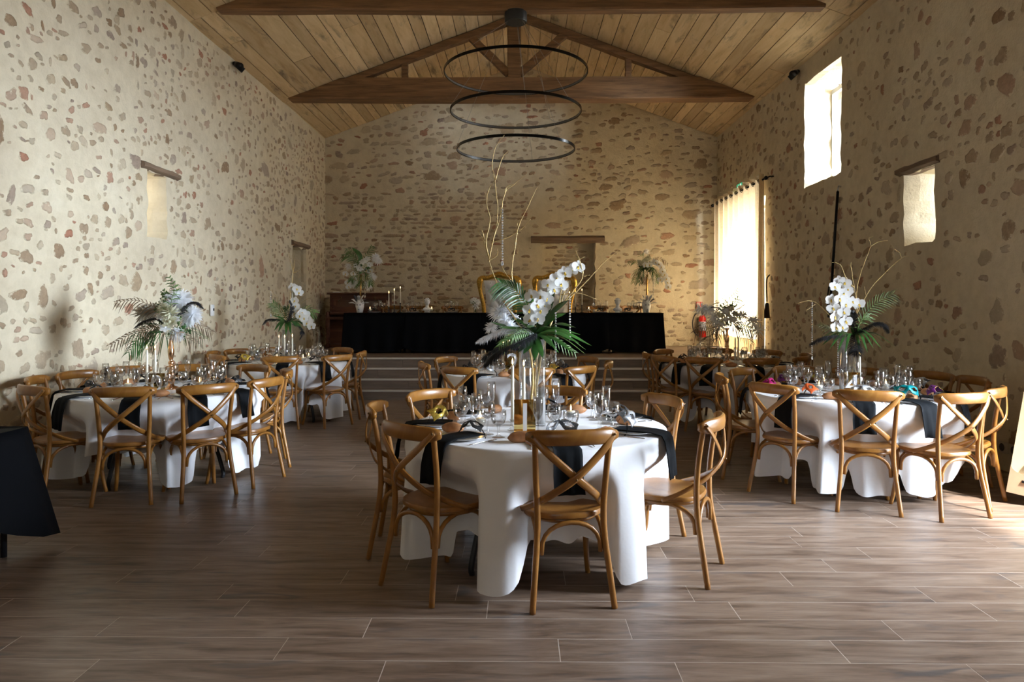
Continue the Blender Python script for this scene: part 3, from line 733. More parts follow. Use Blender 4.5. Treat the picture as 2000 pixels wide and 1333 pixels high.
def make_cloth(R, base, tails, seed, chairs=()):
    m = MB(); N = 260; r = random.Random(seed); ph = [r.uniform(0, 6.28) for _ in range(4)]
    def gs(th, w, pw=2): return sum(A * exp(-abs(((((th - R_(-90) - R_(t)) + pi) % (2 * pi)) - pi) / w) ** pw) for t, A in tails)
    def push(th, z):
        k = min(1, max(0, (0.66 - z) / 0.20)); k = k * k * (3 - 2 * k); best = 0
        for phi, d in chairs:
            da = abs(((th - R_(-90) - R_(phi)) + pi) % (2 * pi) - pi); fa = min(1, max(0, (0.37 - da) / 0.15)); fa = fa * fa * (3 - 2 * fa)
            best = max(best, fa * min(0.19, max(0, R + 0.03 - (d - 0.27 - 0.17))))
        return best * k
    rows = [(0.0, 0), (0.3, 0), (0.6, 0), (0.85, 0), (0.97, 0), (1.0, 0)]
    for fr, _ in rows:
        for k in range(N):
            a = 2 * pi * k / N; q = R * max(fr, 0.002); m.v.append((q * cos(a), q * sin(a), ZT + 0.0015 * NZ.noise((q * cos(a) * 3, q * sin(a) * 3, seed)) - (0.003 if fr == 1.0 else 0)))
    nd_ = 16
    for j in range(1, nd_ + 1):
        t = j / nd_
        for k in range(N):
            a = 2 * pi * k / N; g = gs(a, 0.195, 8); g2 = gs(a, 0.17, 4); gw = gs(a, 0.42)
            drop = base + g; drop = drop if drop < 0.62 else 0.62 + 0.09 * (1 - exp(-(drop - 0.62) / 0.09))
            s = t ** 0.8
            fold = 0.24 * (g2 - 0.40 * gw) + 0.013 * sin(13 * a + ph[0]) + 0.014 * sin(8 * a + ph[1]) + 0.006 * sin(29 * a + ph[3])
            lean = 0.015 * sin(2 * a + ph[2])
            q = R + 0.012 * min(1, t * 4) + s * (0.028 + fold + lean); q -= push(a, ZT - drop * t)
            m.v.append((q * cos(a + s * 0.03 * sin(3 * a + ph[3])), q * sin(a + s * 0.03 * sin(3 * a + ph[3])), ZT - 0.004 - drop * t - (0.010 * sin(23 * a) * (t == 1))))
    M_ = len(rows) + nd_
    for j in range(M_ - 1):
        for k in range(N): m.f.append((j * N + k, j * N + (k + 1) % N, (j + 1) * N + (k + 1) % N, (j + 1) * N + k)); m.m.append(0)
    return m
for i, t in T.items():
    tb = make_table(t['R'])
    tb.location = (*t['c'], 0); tb.rotation_euler = (0, 0, R_({1: 8, 2: 20, 3: 30, 4: 5, 5: 12, 6: 25}[i]))
    tb['label'] = 'round folding table on black legs under cloth, the ' + t['n']; tb['group'] = 'round banquet tables'
    c = make_cloth(t['R'], t['base'], t['tails'], i, t['ch']).obj('tablecloth', WHITE, loc=(*t['c'], 0)); tag(c, 'white cloth with deep hanging folds on the ' + t['n'], 'tablecloth', 'white cloths on the round tables')
    for phi, d in t['ch']:
        d2 = d - 0.27; p = R_(phi)
        put_chair(t['c'][0] + d2 * sin(p), t['c'][1] - d2 * cos(p), p, "honey-brown cross-back chair at %s of the %s" % (clock(phi), t['n']), 'cross-back chairs around the round tables')

# ------------------------------------------------------------------ place settings
def mk_glass(kind):
    if kind == 'wine_glass':
        root = thing('wine_glass', None, 'glass'); bowl = [(0.010, 0.082), (0.024, 0.090), (0.036, 0.108), (0.0395, 0.130), (0.037, 0.150), (0.033, 0.168)]; foot = [(0.033, 0.0), (0.033, 0.002), (0.012, 0.006), (0.0045, 0.014), (0.004, 0.06), (0.006, 0.078), (0.010, 0.083)]
    elif kind == 'champagne_flute':
        root = thing('champagne_flute', None, 'glass'); bowl = [(0.006, 0.082), (0.016, 0.095), (0.024, 0.120), (0.0265, 0.150), (0.026, 0.180), (0.0235, 0.205)]; foot = [(0.030, 0.0), (0.030, 0.002), (0.010, 0.006), (0.0042, 0.014), (0.004, 0.06), (0.0045, 0.076), (0.006, 0.083)]
    else:
        root = thing('water_glass', None, 'glass'); bowl = [(0.012, 0.060), (0.030, 0.070), (0.039, 0.090), (0.041, 0.112), (0.039, 0.135)]; foot = [(0.034, 0.0), (0.034, 0.002), (0.014, 0.007), (0.006, 0.016), (0.006, 0.045), (0.012, 0.061)]
    th = 0.0014
    inner = [(max(r - th, 0.0005), z + (th if i == 0 else 0)) for i, (r, z) in enumerate(bowl)]
    m = MB(); m.capb = False; m.lathe([(0.0008, bowl[0][1])] + bowl + inner[::-1] + [(0.0008, inner[0][1])], 14); m.obj('bowl', GLASS, root)
    m = MB(); m.lathe(foot, 12); m.obj('stem', GLASS, root)
    return root
def mk_plate():
    root = thing('dinner_plate', None, 'plate')
    MB().lathe([(0.001, 0.0), (0.075, 0.0), (0.09, 0.004), (0.128, 0.016), (0.132, 0.019), (0.127, 0.019), (0.088, 0.008), (0.001, 0.007)], 32).obj('dish', PORC, root)
    MB().lathe([(0.1275, 0.0192), (0.1325, 0.0195), (0.1328, 0.0182)], 32).obj('rim_line', simple('silver rim', (0.6, 0.6, 0.6), 0.25, 0.9), root)
    return root
def napkin_mesh(R, seed):
    r = random.Random(seed); zt = 0.022; e = R + 0.0
    # local frame: x tangential, y towards the outside; plate centre at y = 0, table edge at y = 0.175
    prof = [(-0.10, zt), (-0.03, zt + 0.004), (0.06, zt + 0.003), (0.12, zt + 0.002), (0.155, zt - 0.004), (0.19, zt - 0.012), (0.212, -0.02), (0.222, -0.06), (0.232, -0.11), (0.238, -0.165), (0.244, -0.20 - r.uniform(0, 0.03))]
    m = MB(); nx = 8; th = 0.006; vs = []
    for k, (y, z) in enumerate(prof):
        for i in range(nx + 1):
            u = i / nx - 0.5; wv = 0.006 * sin(u * 14 + k * 0.5 + seed) * (k / len(prof)); vs.append((u * (0.138 + 0.02 * k / len(prof)) + 0.004 * sin(k), y + (wv if k > 5 else 0), z + (wv if k <= 5 else 0.01 * u * (seed % 3 - 1))))
    n0 = len(vs); vs2 = [(x, y - (th if k > 5 * (nx + 1) else 0), z - (th if k <= 5 * (nx + 1) else 0)) for k, (x, y, z) in enumerate(vs)]
    fs = []
    for k in range(len(prof) - 1):
        for i in range(nx): a = k * (nx + 1) + i; fs.append((a, a + 1, a + nx + 2, a + nx + 1)); fs.append((n0 + a, n0 + a + nx + 1, n0 + a + nx + 2, n0 + a + 1))
        for i in (0, nx): a = k * (nx + 1) + i; fs.append((a, a + nx + 1, n0 + a + nx + 1, n0 + a))
    for k in (0, len(prof) - 1):
        for i in range(nx): a = k * (nx + 1) + i; fs.append((a, a + 1, n0 + a + 1, n0 + a))
    m.add(vs + vs2, fs); return m
MASKM = {}
def mk_mask(col):
    key = col
    colm = {'gold': simple('gold mask glitter', (0.62, 0.45, 0.08), 0.35, 0.6, 0.4, 90), 'silver': simple('silver mask glitter', (0.55, 0.57, 0.60), 0.3, 0.7, 0.35, 120), 'black lace': simple('black lace', (0.012, 0.010, 0.010), 0.75, 0, 0.6, 90), 'teal': simple('teal mask satin', (0.0, 0.20, 0.22), 0.3, 0.2, 0.4, 40), 'red': simple('red mask satin', (0.45, 0.02, 0.015), 0.35, 0.1, 0.4, 40), 'purple': simple('purple mask satin', (0.13, 0.02, 0.16), 0.35, 0.1, 0.4, 40), 'magenta': simple('magenta mask satin', (0.42, 0.015, 0.14), 0.35, 0.1, 0.4, 40), 'black': simple('black mask satin', (0.010, 0.010, 0.012), 0.55, 0, 0.3, 40), 'orange': simple('orange mask satin', (0.60, 0.10, 0.02), 0.4, 0.0, 0.4, 40)}[col]
    root = thing('venetian_mask', None, 'mask')
    nu, nv = 22, 9
    def fn(u, v):
        a = (u - 0.5) * 2; x = 0.088 * sin(a * 1.25) / sin(1.25); y = 0.055 * (1 - abs(a) ** 1.8)
        top = 0.088 - 0.018 * a * a + 0.022 * max(0, abs(a) - 0.62) / 0.38 - 0.010 * exp(-(a / 0.12) ** 2); bot = 0.012 + 0.020 * exp(-(a / 0.16) ** 2) * 1.2 - 0.004 * cos(a * 6)
        bot = bot - 0.012 * exp(-((abs(a) - 0.45) / 0.25) ** 2)
        z = bot + (top - bot) * v; y += 0.018 * exp(-(a / 0.13) ** 2) * (1 - v) * 1.2
        return V((x, y + 0.012 * sin(v * pi), z))
    def skip(i, j):
        a = ((i + 0.5) / nu - 0.5) * 2; v = (j + 0.5) / nv
        return ((abs(a) - 0.45) / 0.24) ** 2 + ((v - 0.52) / 0.24) ** 2 < 1
    m = MB(); m.grid(fn, nu, nv, 0, skip); o = m.obj('face', colm, root)
    sm = o.modifiers.new('thick', 'SOLIDIFY'); sm.thickness = 0.003
    m = MB()
    for k in range(nu): m.tube([fn(k / nu, 1), fn((k + 1) / nu, 1)], 0.0028, 5)
    m.obj('trim', colm if col == 'black lace' else (GOLD if col in ('gold', 'teal', 'red', 'purple', 'magenta', 'orange') else STEEL), root)
    for s in (-1, 1):
        p = catmull([(s * 0.085, 0.0, 0.05), (s * 0.12, -0.04, 0.02), (s * 0.10, -0.09, 0.004), (s * 0.05, -0.11, 0.006)], 4); MB().tube(p, 1.0, 4, flat=(0.001, 0.006), up=(0, 0, 1)).obj('ribbon', NAPK, root)
    return root
def mk_bread(seed):
    r = random.Random(seed); m = MB()
    def fn(p):
        t = abs(p.x); k = 1 - 0.35 * t ** 3
        z = p.z * k + 0.06 * NZ.noise((p.x * 3, p.y * 3, seed)); cut = exp(-(p.y / 0.16) ** 2) * (0.14 if p.z > 0 else 0) * (1 - t * t)
        z = max(z - cut, -0.72)
        return V((p.x * (1 + 0.08 * NZ.noise((p.y * 2, p.z * 2, seed))), p.y * k, z))
    m.ell((0, 0, 0.022), (0.062, 0.034, 0.030), 14, 10, fn=fn); return m.mesh('bread_roll', CRUST)
def mk_cutlery(kind):
    m = MB()
    if kind == 'fork':
        m.tube(catmull([(0, -0.10, 0.003), (0, 0.0, 0.006), (0, 0.045, 0.003)], 4), [0.0045, 0.0028], 6, flat=(0.5, 1.0), up=(0, 0, 1)); m.box((0, 0.055, 0.004), (0.020, 0.022, 0.002))
        for k in (-1.5, -0.5, 0.5, 1.5): m.box((k * 0.0052, 0.082, 0.005), (0.0026, 0.036, 0.0018))
    else:
        m.tube([(0, -0.11, 0.004), (0, -0.01, 0.004)], [0.0055, 0.0045], 6, flat=(0.7, 1.0), up=(0, 0, 1)); m.strip(catmull([(0, -0.01, 0.004), (0.001, 0.05, 0.004), (0.0, 0.105, 0.004)], 4), [0.004, 0.006, 0.008, 0.009, 0.0095, 0.009, 0.008, 0.006, 0.001], (1, 0, 0), fold=0.05)
    return m.mesh(kind, STEEL)
G = {k: mk_glass(k) for k in ('wine_glass', 'champagne_flute', 'water_glass')}
PLT = mk_plate(); NAPM = [napkin_mesh(0.8, s).mesh('napkin', NAPK) for s in range(5)]; BRD = [mk_bread(s) for s in range(4)]; CUT = {k: mk_cutlery(k) for k in ('fork', 'table_knife')}
used = {}
def place(proto, loc, rz, label, group):
    k = proto.name
    if k not in used:
        used[k] = 1; proto.location = loc; proto.rotation_euler = (0, 0, rz); proto['label'] = label; proto['group'] = group; return proto
    return dup(proto, loc, rz, label, group)
masks = {1: ['black lace', 'silver', 'silver', 'black lace', 'black lace', 'black lace', 'gold'], 2: ['black', 'silver', 'black lace', 'gold', 'black', 'silver', 'black lace', 'black'],
 3: ['black lace', 'black lace', 'black lace', 'black', 'black lace', 'black', 'black lace', 'black lace', 'black', 'black'], 4: ['black lace', 'black', 'black', 'black', 'black', 'black lace', 'black lace', 'gold'],
 5: ['orange', 'silver', 'teal', 'purple', 'silver', 'black', 'red', 'gold', 'purple', 'magenta'], 6: ['black', 'silver', 'black', 'black lace', 'black', 'black', 'silver', 'black', 'black']}
MK = {}
rg = random.Random(77)
def glass_label(k): return {'wine_glass': 'clear stemmed wine glass', 'champagne_flute': 'clear tall champagne flute', 'water_glass': 'clear short-stemmed water glass'}[k]
for i, t in T.items():
    cx, cy = t['c']; R = t['R']
    for j, (phi, d) in enumerate(t['ch']):
        p = R_(phi); wh = "at %s on the %s" % (clock(phi), t['n'])
        def at(rad, tan, z=ZT + 0.001): return (cx + rad * sin(p) + tan * cos(p), cy - rad * cos(p) + tan * sin(p), z)
        rp_ = R - 0.175
        place(PLT, at(rp_, 0), p, 'white silver-rimmed dinner plate ' + wh, 'dinner plates')
        o = link('napkin', NAPM[(i * 3 + j) % 5], None, at(rp_, 0.0)); o.rotation_euler = (0, 0, p + pi); tag(o, 'black napkin over the edge ' + wh, 'napkin', 'black napkins')
        mc = masks[i][j]
        if mc not in MK: MK[mc] = mk_mask(mc)
        root = MK[mc]; lab = '%s eye mask %s' % (mc, wh)
        o = place(root, at(rp_ - 0.03, 0.02, ZT + 0.033), p + rg.uniform(-0.7, 0.7) + (pi if rg.random() < 0.6 else 0), lab, 'venetian masks')
        o.rotation_euler[0] = rg.uniform(0.55, 0.85) if mc in ('gold', 'silver', 'teal') else rg.uniform(1.05, 1.3)
        o.scale = ((0.70,) * 3 if mc.startswith('black') else (0.85,) * 3) if mc not in ('teal', 'gold', 'silver') else (0.95,) * 3
        for k, (rad, tan) in {'wine_glass': (R - 0.365, 0.02), 'champagne_flute': (R - 0.345, -0.075), 'water_glass': (R - 0.34, 0.115)}.items():
            place(G[k], at(rad + rg.uniform(-0.015, 0.015), tan + rg.uniform(-0.012, 0.012)), rg.uniform(0, 6), glass_label(k) + ' ' + wh, 'glasses on the round tables').scale = (1.1, 1.1, 1.12)
        o = link('bread_roll', BRD[rg.randrange(4)], None, at(R - 0.27, -0.19, ZT + 0.001)); o.rotation_euler = (0, 0, p + rg.uniform(-0.5, 0.5)); o.scale = (1.2, 1.2, 1.15); tag(o, 'crusty brown bread roll ' + wh, 'bread', 'bread rolls')
        for k, tan in (('fork', 0.165), ('table_knife', -0.160)):
            o = link(k, CUT[k], None, at(R - 0.165, tan, ZT + 0.0015)); o.rotation_euler = (0, 0, p); tag(o, ('steel dinner fork ' if k == 'fork' else 'steel table knife ') + wh, 'cutlery', 'cutlery on the round tables')
# ------------------------------------------------------------------ flowers and centrepieces
fr = random.Random(404)
def feather(par, pts, width, mt, n=46, droop=0.5, name='feather', side=None, curl=0.0):
    P = catmull(pts, 8); m = MB(); m.tube(P, [0.0022, 0.0006], 4)
    N = len(P)
    for i in range(n):
        t = (i + 0.5) / n; k = min(int(t * (N - 1)), N - 2); p = P[k].lerp(P[k + 1], t * (N - 1) - k); tn = (P[k + 1] - P[k]).normalized()
        sd = V(side) if side is not None else tn.cross(V((0, 0, 1)));
        if sd.length < 1e-3: sd = V((1, 0, 0))
        sd = (sd - tn * sd.dot(tn)).normalized(); L_ = width * (sin(pi * min(1, 0.12 + t * 0.86)) ** 0.6)
        for s in (-1, 1):
            for q in range(2):
                d = (sd * s + tn * fr.uniform(0.5, 1.0) + V((fr.uniform(-.3, .3), fr.uniform(-.3, .3), fr.uniform(-.3, .3)))).normalized()
                l = L_ * fr.uniform(0.7, 1.1); mid = p + d * l * 0.55 - V((0, 0, droop * l * 0.12)); end = p + d * l - V((0, 0, droop * l * 0.5))
                wv = tn.cross(d); wv = (tn * 0.0022)
                m.add([p - wv, p + wv, mid + wv * 0.9, end, mid - wv * 0.9], [(0, 1, 2, 4), (4, 2, 3)])
    o = m.obj(name, mt, par); return o
def puff(par, c, r, mt, n=170, name='plume', up=0.25, sq=(1, 1, 1)):
    c = V(c); m = MB()
    for i in range(n):
        d = V((fr.gauss(0, 1) * sq[0], fr.gauss(0, 1) * sq[1], fr.gauss(0, 1) * sq[2] + up)); d.normalize(); d = V((d.x * sq[0], d.y * sq[1], d.z * sq[2]))
        l = r * fr.uniform(0.75, 1.12); a = d.orthogonal().normalized() * (0.0075 * r / 0.1); b = c + d * l * 0.55 + V((0, 0, -0.04 * l)); e = c + d * l + V((fr.uniform(-.1, .1) * l, fr.uniform(-.1, .1) * l, -0.22 * l))
        m.add([c - a * 0.3, c + a * 0.3, b + a, e, b - a], [(0, 1, 2, 4), (4, 2, 3)])
    return m.obj(name, mt, par)
def frond(par, pts, ln, mt, n=17, name='palm_frond', wd=0.005, droop=0.35, ang=0.9):
    P = catmull(pts, 8); m = MB(); m.tube(P, [0.0035, 0.001], 5); N = len(P)
    for i in range(n):
        t = 0.16 + 0.84 * (i + 0.5) / n; k = min(int(t * (N - 1)), N - 2); p = P[k].lerp(P[k + 1], t * (N - 1) - k); tn = (P[k + 1] - P[k]).normalized()
        sd = tn.cross(V((0.25, -1, 0.25))).normalized()
        for s in (-1, 1):
            l = ln * (0.55 + 0.6 * sin(pi * min(1, t * 0.95))) * fr.uniform(0.85, 1.1); d = (sd * s * ang + tn * (0.75 + 0.5 * t) + V((0, fr.uniform(-.25, .25), 0))).normalized()
            q = [p + d * l * u - V((0, 0, droop * l * u * u)) for u in (0, 0.35, 0.7, 1.0)]
            m.strip(q, [wd * 0.5, wd, wd * 0.75, 0.0003], tn, fold=0.25)
    return m.obj(name, mt, par)
def strap(par, pts, wd, mt, name='leaf', fold=0.18):
    P = catmull(pts, 6); n = len(P); m = MB()
    ws = [wd * (0.25 + 0.75 * sin(pi * min(1, 0.10 + 0.62 * i / (n - 1)) ** 0.9)) if i < n - 1 else 0.0006 for i in range(n)]
    ws = [w_ * (1 if i / (n - 1) < 0.6 else max(0.02, 1 - ((i / (n - 1) - 0.6) / 0.4) ** 2)) for i, w_ in enumerate(ws)]
    d = P[-1] - P[0]; sd = d.cross(V((0.1, -0.45, 1))).normalized()
    m.strip(P, ws, sd, fold=fold); return m.obj(name, mt, par)
def petal(m, c, ax, nrm, l, wd, cup=0.25, mi=0, n=5):
    ax, nrm = V(ax).normalized(), V(nrm).normalized(); sd = ax.cross(nrm); vs = []
    for i in range(n + 1):
        t = i / n; w_ = wd * (sin(pi * (0.08 + 0.84 * t)) ** 0.7)
        for s in (-1, 0, 1): vs.append(V(c) + ax * (l * t) + sd * (s * w_) + nrm * (cup * l * (t * t) * 0.5 + abs(s) * w_ * 0.18))
    m.add(vs, [(i * 3 + k, i * 3 + k + 1, i * 3 + k + 4, i * 3 + k + 3) for i in range(n) for k in (0, 1)], mi)
def orchid(par, c, r, nrm=(0, -1, 0.1), roll=None):
    m = MB(); n_ = (V(nrm) + V((fr.uniform(-.45, .45), 0, fr.uniform(-.3, .3)))).normalized(); a = n_.orthogonal().normalized(); b = n_.cross(a)
    up = V((0, 0, 1)) - n_ * n_.z; up.normalize(); rt = n_.cross(up); ro = fr.uniform(-0.4, 0.4) if roll is None else roll
    ax = lambda d: up * cos(R_(d) + ro) + rt * sin(R_(d) + ro)
    for d in (0, 128, 232): petal(m, c, ax(d), n_, r * 0.95, r * 0.36, 0.10)
    for d in (82, 278): petal(m, V(c) + n_ * r * 0.06, ax(d), n_, r * 1.0, r * 0.56, 0.16)
    petal(m, V(c) + n_ * r * 0.1, ax(180), n_, r * 0.42, r * 0.16, 0.9, 1); m.ell(V(c) + n_ * r * 0.13, (r * 0.12,) * 3, 6, 4, 1)
    return m.obj('orchid_blossom', [PETAL, YEL], par)
def mum(par, c, r, mt, name='chrysanthemum'):
    m = MB(); c = V(c); g = pi * (3 - sqrt(5)); n = 46
    for i in range(n):
        z = 1 - 1.35 * i / n; q = sqrt(max(0, 1 - z * z)); d = V((q * cos(g * i), q * sin(g * i), z)); ax = V((d.x, -d.z * 0.75 + d.y * 0.4, d.z * 0.6 + d.y * 0.6)).normalized()
        petal(m, c + ax * r * 0.15, ax, ax.orthogonal(), r * fr.uniform(0.75, 1.0), r * 0.11, 0.35, 0, 3)
    return m.obj(name, mt, par)
def rose(par, c, r, mt, name='rose'):
    m = MB(); c = V(c); n_ = V((fr.uniform(-.3, .3), -0.8, 0.6)).normalized(); a = n_.orthogonal().normalized(); b = n_.cross(a)
    for k, (q, cnt, cup) in enumerate(((0.22, 3, 2.4), (0.5, 5, 1.7), (0.85, 6, 0.9))):
        for i in range(cnt):
            t = 2 * pi * i / cnt + k; d = a * cos(t) + b * sin(t); petal(m, c + d * r * q * 0.35 - n_ * r * 0.2, d + n_ * (1.2 - k * 0.45), n_, r * (0.65 + 0.15 * k), r * 0.42, -cup * 0.3, 0, 4)
    m.ell(c, (r * 0.3,) * 3, 8, 5); return m.obj(name, mt, par)
def filler(par, c, r, mt, n=26, name='filler_flower', bead=0.16):
    m = MB(); c = V(c)
    for i in range(n):
        d = V((fr.gauss(0, 1), fr.gauss(0, 1), fr.gauss(0, 1))).normalized() * r * fr.uniform(0.5, 1); p = c + d; m.ell(p, (r * bead,) * 3, 6, 4); m.tube([c, p], r * 0.02, 3, 1)
    o = m.obj(name, [mt, LEAF2], par); o['kind'] = 'stuff'; return o
def crystal(par, top, ln, r=0.006):
    m = MB(); n = max(4, int(ln / (r * 2.5)))
    for i in range(n): m.ell(V(top) - V((0, 0, ln * i / (n - 1))), (r,) * 3, 6, 4)
    m.ell(V(top) - V((0, 0, ln + r * 2.2)), (r * 1.35, r * 1.35, r * 2.2), 6, 4); m.tube([V(top), V(top) - V((0, 0, ln))], 0.0006, 3)
    o = m.obj('crystal_strand', CRYS, par, smooth=False); o['kind'] = 'stuff'; return o
def twig(par, paths, r0, mt=None):
    m = MB()
    for k, pth in enumerate(paths):
        P = catmull(pth, 6); P = [p + V((fr.uniform(-.002, .002), fr.uniform(-.002, .002), 0)) for p in P]; m.tube(P, [r0 * 0.85 if k == 0 else r0 * 0.42, 0.0011], 6)
    return m.obj('branch', mt or TWIG, par)
def Wp(zc, y0=0.0):
    def f(u, v, d=0.0): return world(u, v, zc + d)
    return f
def vase(loc, r, h, label, pil=None, water=0.0):
    root = thing('cylinder_vase', label, 'vase', loc, 0, 'glass cylinder vases'); m = MB(); m.capb = False
    m.lathe([(0.0005, 0.0), (r, 0.0), (r, h), (r - 0.003, h), (r - 0.003, 0.012), (0.0005, 0.012)], 24); m.obj('glass_wall', GLASS, root)
    m = MB(); m.lathe([(r + 0.0003, h - 0.003), (r + 0.0005, h), (r - 0.002, h + 0.001)], 24); m.obj('rim', GLASS, root)
    if pil:
        q = thing('pillar_candle', 'white pillar candle inside the glass cylinder on the ' + pil[0], 'candle', V(loc) + V((0, 0, 0.013)))
        MB().lathe([(0.001, 0), (r * 0.86, 0), (r * 0.88, 0.003), (r * 0.88, pil[1]), (r * 0.8, pil[1] + 0.002), (0.001, pil[1] - 0.004)], 20).obj('wax', PORC, q); MB().tube([(0, 0, pil[1] - 0.005), (0, 0, pil[1] + 0.008)], 0.0012, 5).obj('wick', BLKP, q)
    return root
def flame_part(par, z, s=1.0): MB().lathe([(0.0004, z - 0.002), (0.0034 * s, z + 0.004), (0.0045 * s, z + 0.010 * s), (0.003 * s, z + 0.020 * s), (0.0004, z + 0.031 * s)], 10).obj('flame', FLAME, par)
def taper(loc, h, label, holder='glass', group='taper candles'):
    root = thing('taper_candle', label, 'candle', loc, 0, group); hb = 0.055 if holder == 'glass' else 0.10
    if holder == 'glass':
        m = MB(); m.capb = False; m.lathe([(0.0005, 0), (0.030, 0), (0.030, 0.006), (0.014, 0.014), (0.013, 0.05), (0.017, 0.066), (0.0135, 0.066), (0.0125, 0.055), (0.0005, 0.05)], 16); m.obj('holder', GLASS, root)
    else: MB().lathe([(0.001, 0), (0.036, 0), (0.036, 0.006), (0.010, 0.012), (0.009, hb - 0.004), (0.014, hb), (0.014, hb + 0.012), (0.001, hb + 0.012)], 14).obj('holder', BLKP, root)
    MB().lathe([(0.001, hb - 0.004), (0.0115, hb - 0.004), (0.0085, hb + h - 0.012), (0.004, hb + h), (0.0008, hb + h)], 12).obj('wax', WAX, root)
    MB().tube([(0, 0, hb + h - 0.002), (0.0008, 0, hb + h + 0.007)], 0.0008, 4).obj('wick', BLKP, root); flame_part(root, hb + h + 0.006, 1.15); return root
tl_proto = None
def tealight(loc, label):
    global tl_proto
    if tl_proto is None:
        root = thing('tealight', label, 'candle', loc, 0, 'tealights in glass cups'); m = MB(); m.capb = False
        m.lathe([(0.0005, 0), (0.020, 0), (0.018, 0.006), (0.010, 0.020), (0.024, 0.030), (0.033, 0.045), (0.033, 0.064), (0.031, 0.064), (0.030, 0.046), (0.021, 0.033), (0.0005, 0.030)], 16); m.obj('cup', GLASS, root)
        MB().lathe([(0.001, 0.033), (0.022, 0.034), (0.027, 0.045), (0.027, 0.070), (0.024, 0.073), (0.001, 0.071)], 16).obj('wax', WAX, root); flame_part(root, 0.076, 1.2); tl_proto = root; return root
    return dup(tl_proto, loc, fr.uniform(0, 6), label)
NUM = simple('white acrylic number', (0.78, 0.78, 0.80), 0.4); GMIR = simple('gold mirror', (0.86, 0.66, 0.26), 0.06, 1.0)
def number_stand(loc, txt, rz, label, ww=0.125, hh=0.19):
    root = thing('table_number', label, 'sign', loc, rz, 'table numbers')
    m = MB(); m.box((0, 0, hh / 2), (ww, 0.006, hh)); m.box((0, -0.03, 0.004), (ww, 0.07, 0.006)); m.obj('mirror_stand', GMIR, root, False)
    cu = bpy.data.curves.new('digit', 'FONT'); cu.body = txt; cu.size = hh * 1.22; cu.extrude = 0.003; cu.align_x = 'CENTER'
    tmp = link('digit_outline', cu); bpy.context.view_layer.update()
    me = bpy.data.meshes.new_from_object(tmp.evaluated_get(bpy.context.evaluated_depsgraph_get())); bpy.data.objects.remove(tmp)
    me.materials.clear(); me.materials.append(NUM); o = link('digit', me, root, (0, -0.012, 0.010)); o.rotation_euler = (pi / 2, 0, 0); return root

# --- front middle table
zc1 = 4.33; W1 = Wp(zc1); n1_ = T[1]['n']
vase(V((*world(1027, 830, 4.42).xy, ZT + .001)), 0.045, 0.51, 'wide clear glass cylinder with gold stems on the front middle table')
vase(V((*world(1056, 830, 4.30).xy, ZT + .001)), 0.031, 0.53, 'narrow clear glass cylinder over a white candle on the front middle table', ('front middle table', 0.16))
A = thing('floral_centrepiece', 'tall centrepiece of white orchids, strap leaves and gold branches on the front middle table', 'flowers', V((*world(1046, 655, zc1).xy, 1.28)))
A.location = (0, 0, 0)
hub = lambda d=0: W1(1047, 652, d)
for (u, v, d, wd, mid) in [(957, 629, -.10, .020, (1005, 640)), (950, 652, .1, .016, (1000, 640)), (985, 662, -.20, .018, (1015, 655)), (997, 684, -.26, .019, (1020, 664)), (1022, 692, -.20, .017, (1035, 670)), (1044, 706, -.12, .017, (1046, 676)), (1083, 680, -.22, .017, (1066, 660)), (1132, 671, -.1, .018, (1090, 650)), (1156, 676, 0, .018, (1105, 650)), (1145, 684, .12, .015, (1100, 652)), (1146, 694, .2, .013, (1100, 660)), (1134, 654, .1, .018, (1090, 642)), (1100, 643, -.1, .019, (1075, 640)), (1106, 612, .05, .022, (1078, 620)), (1111, 586, -.05, .026, (1083, 604)), (1084, 568, .05, .024, (1064, 610)), (1030, 640, -.25, .017, (1040, 636)), (1075, 640, -.28, .016, (1062, 638)), (1000, 668, .2, .015, (1020, 650)), (1092, 690, -.05, .012, (1070, 664)), (972, 640, -.22, .018, (1010, 640)), (968, 672, -.1, .016, (1008, 655)), (1010, 690, -.1, .016, (1030, 668)), (1120, 690, -.2, .015, (1085, 662)), (1125, 640, -.15, .016, (1088, 632)), (1060, 700, -.25, .016, (1053, 674)), (995, 622, .0, .018, (1020, 628))]:
    strap(A, [hub(), W1(mid[0], mid[1], d * 0.5), W1(u, v, d)], wd * 1.25, LEAF)
frond(A, [hub(), W1(1030, 600, .05), W1(1008, 568, .0), W1(976, 551, -.05)], 0.13, LEAF, 18, wd=0.006, droop=0.5)
frond(A, [hub(.05), W1(1035, 590, .2), W1(1028, 575, .25)], 0.07, LEAF, 12); frond(A, [hub(), W1(1085, 665, .2), W1(1125, 690, .25)], 0.05, LEAF2, 10, wd=0.003)
frond(A, [hub(), W1(1010, 650, -.15), W1(975, 678, -.2)], 0.06, LEAF2, 16, wd=0.003)
for (u, v, d, r) in [(1103, 534, -.05, .047), (1129, 522, 0, .045), (1117, 528, .04, .044), (1087, 545, -.05, .047), (1096, 556, -.08, .045), (1070, 557, -.04, .045), (1082, 566, .0, .045), (1056, 580, -.08, .047), (1038, 578, -.06, .045), (1068, 584, -.02, .044), (1049, 596, -.1, .047), (1034, 606, -.1, .045), (1056, 608, -.1, .046), (1036, 626, -.12, .047), (1050, 624, -.13, .045), (1063, 598, 0, .043)]: orchid(A, W1(u, v, d), r)
twig(A, [[hub(), W1(1052, 610), W1(1075, 565, -.02), W1(1105, 540, -.02), W1(1135, 518)]], 0.003, LEAF2)
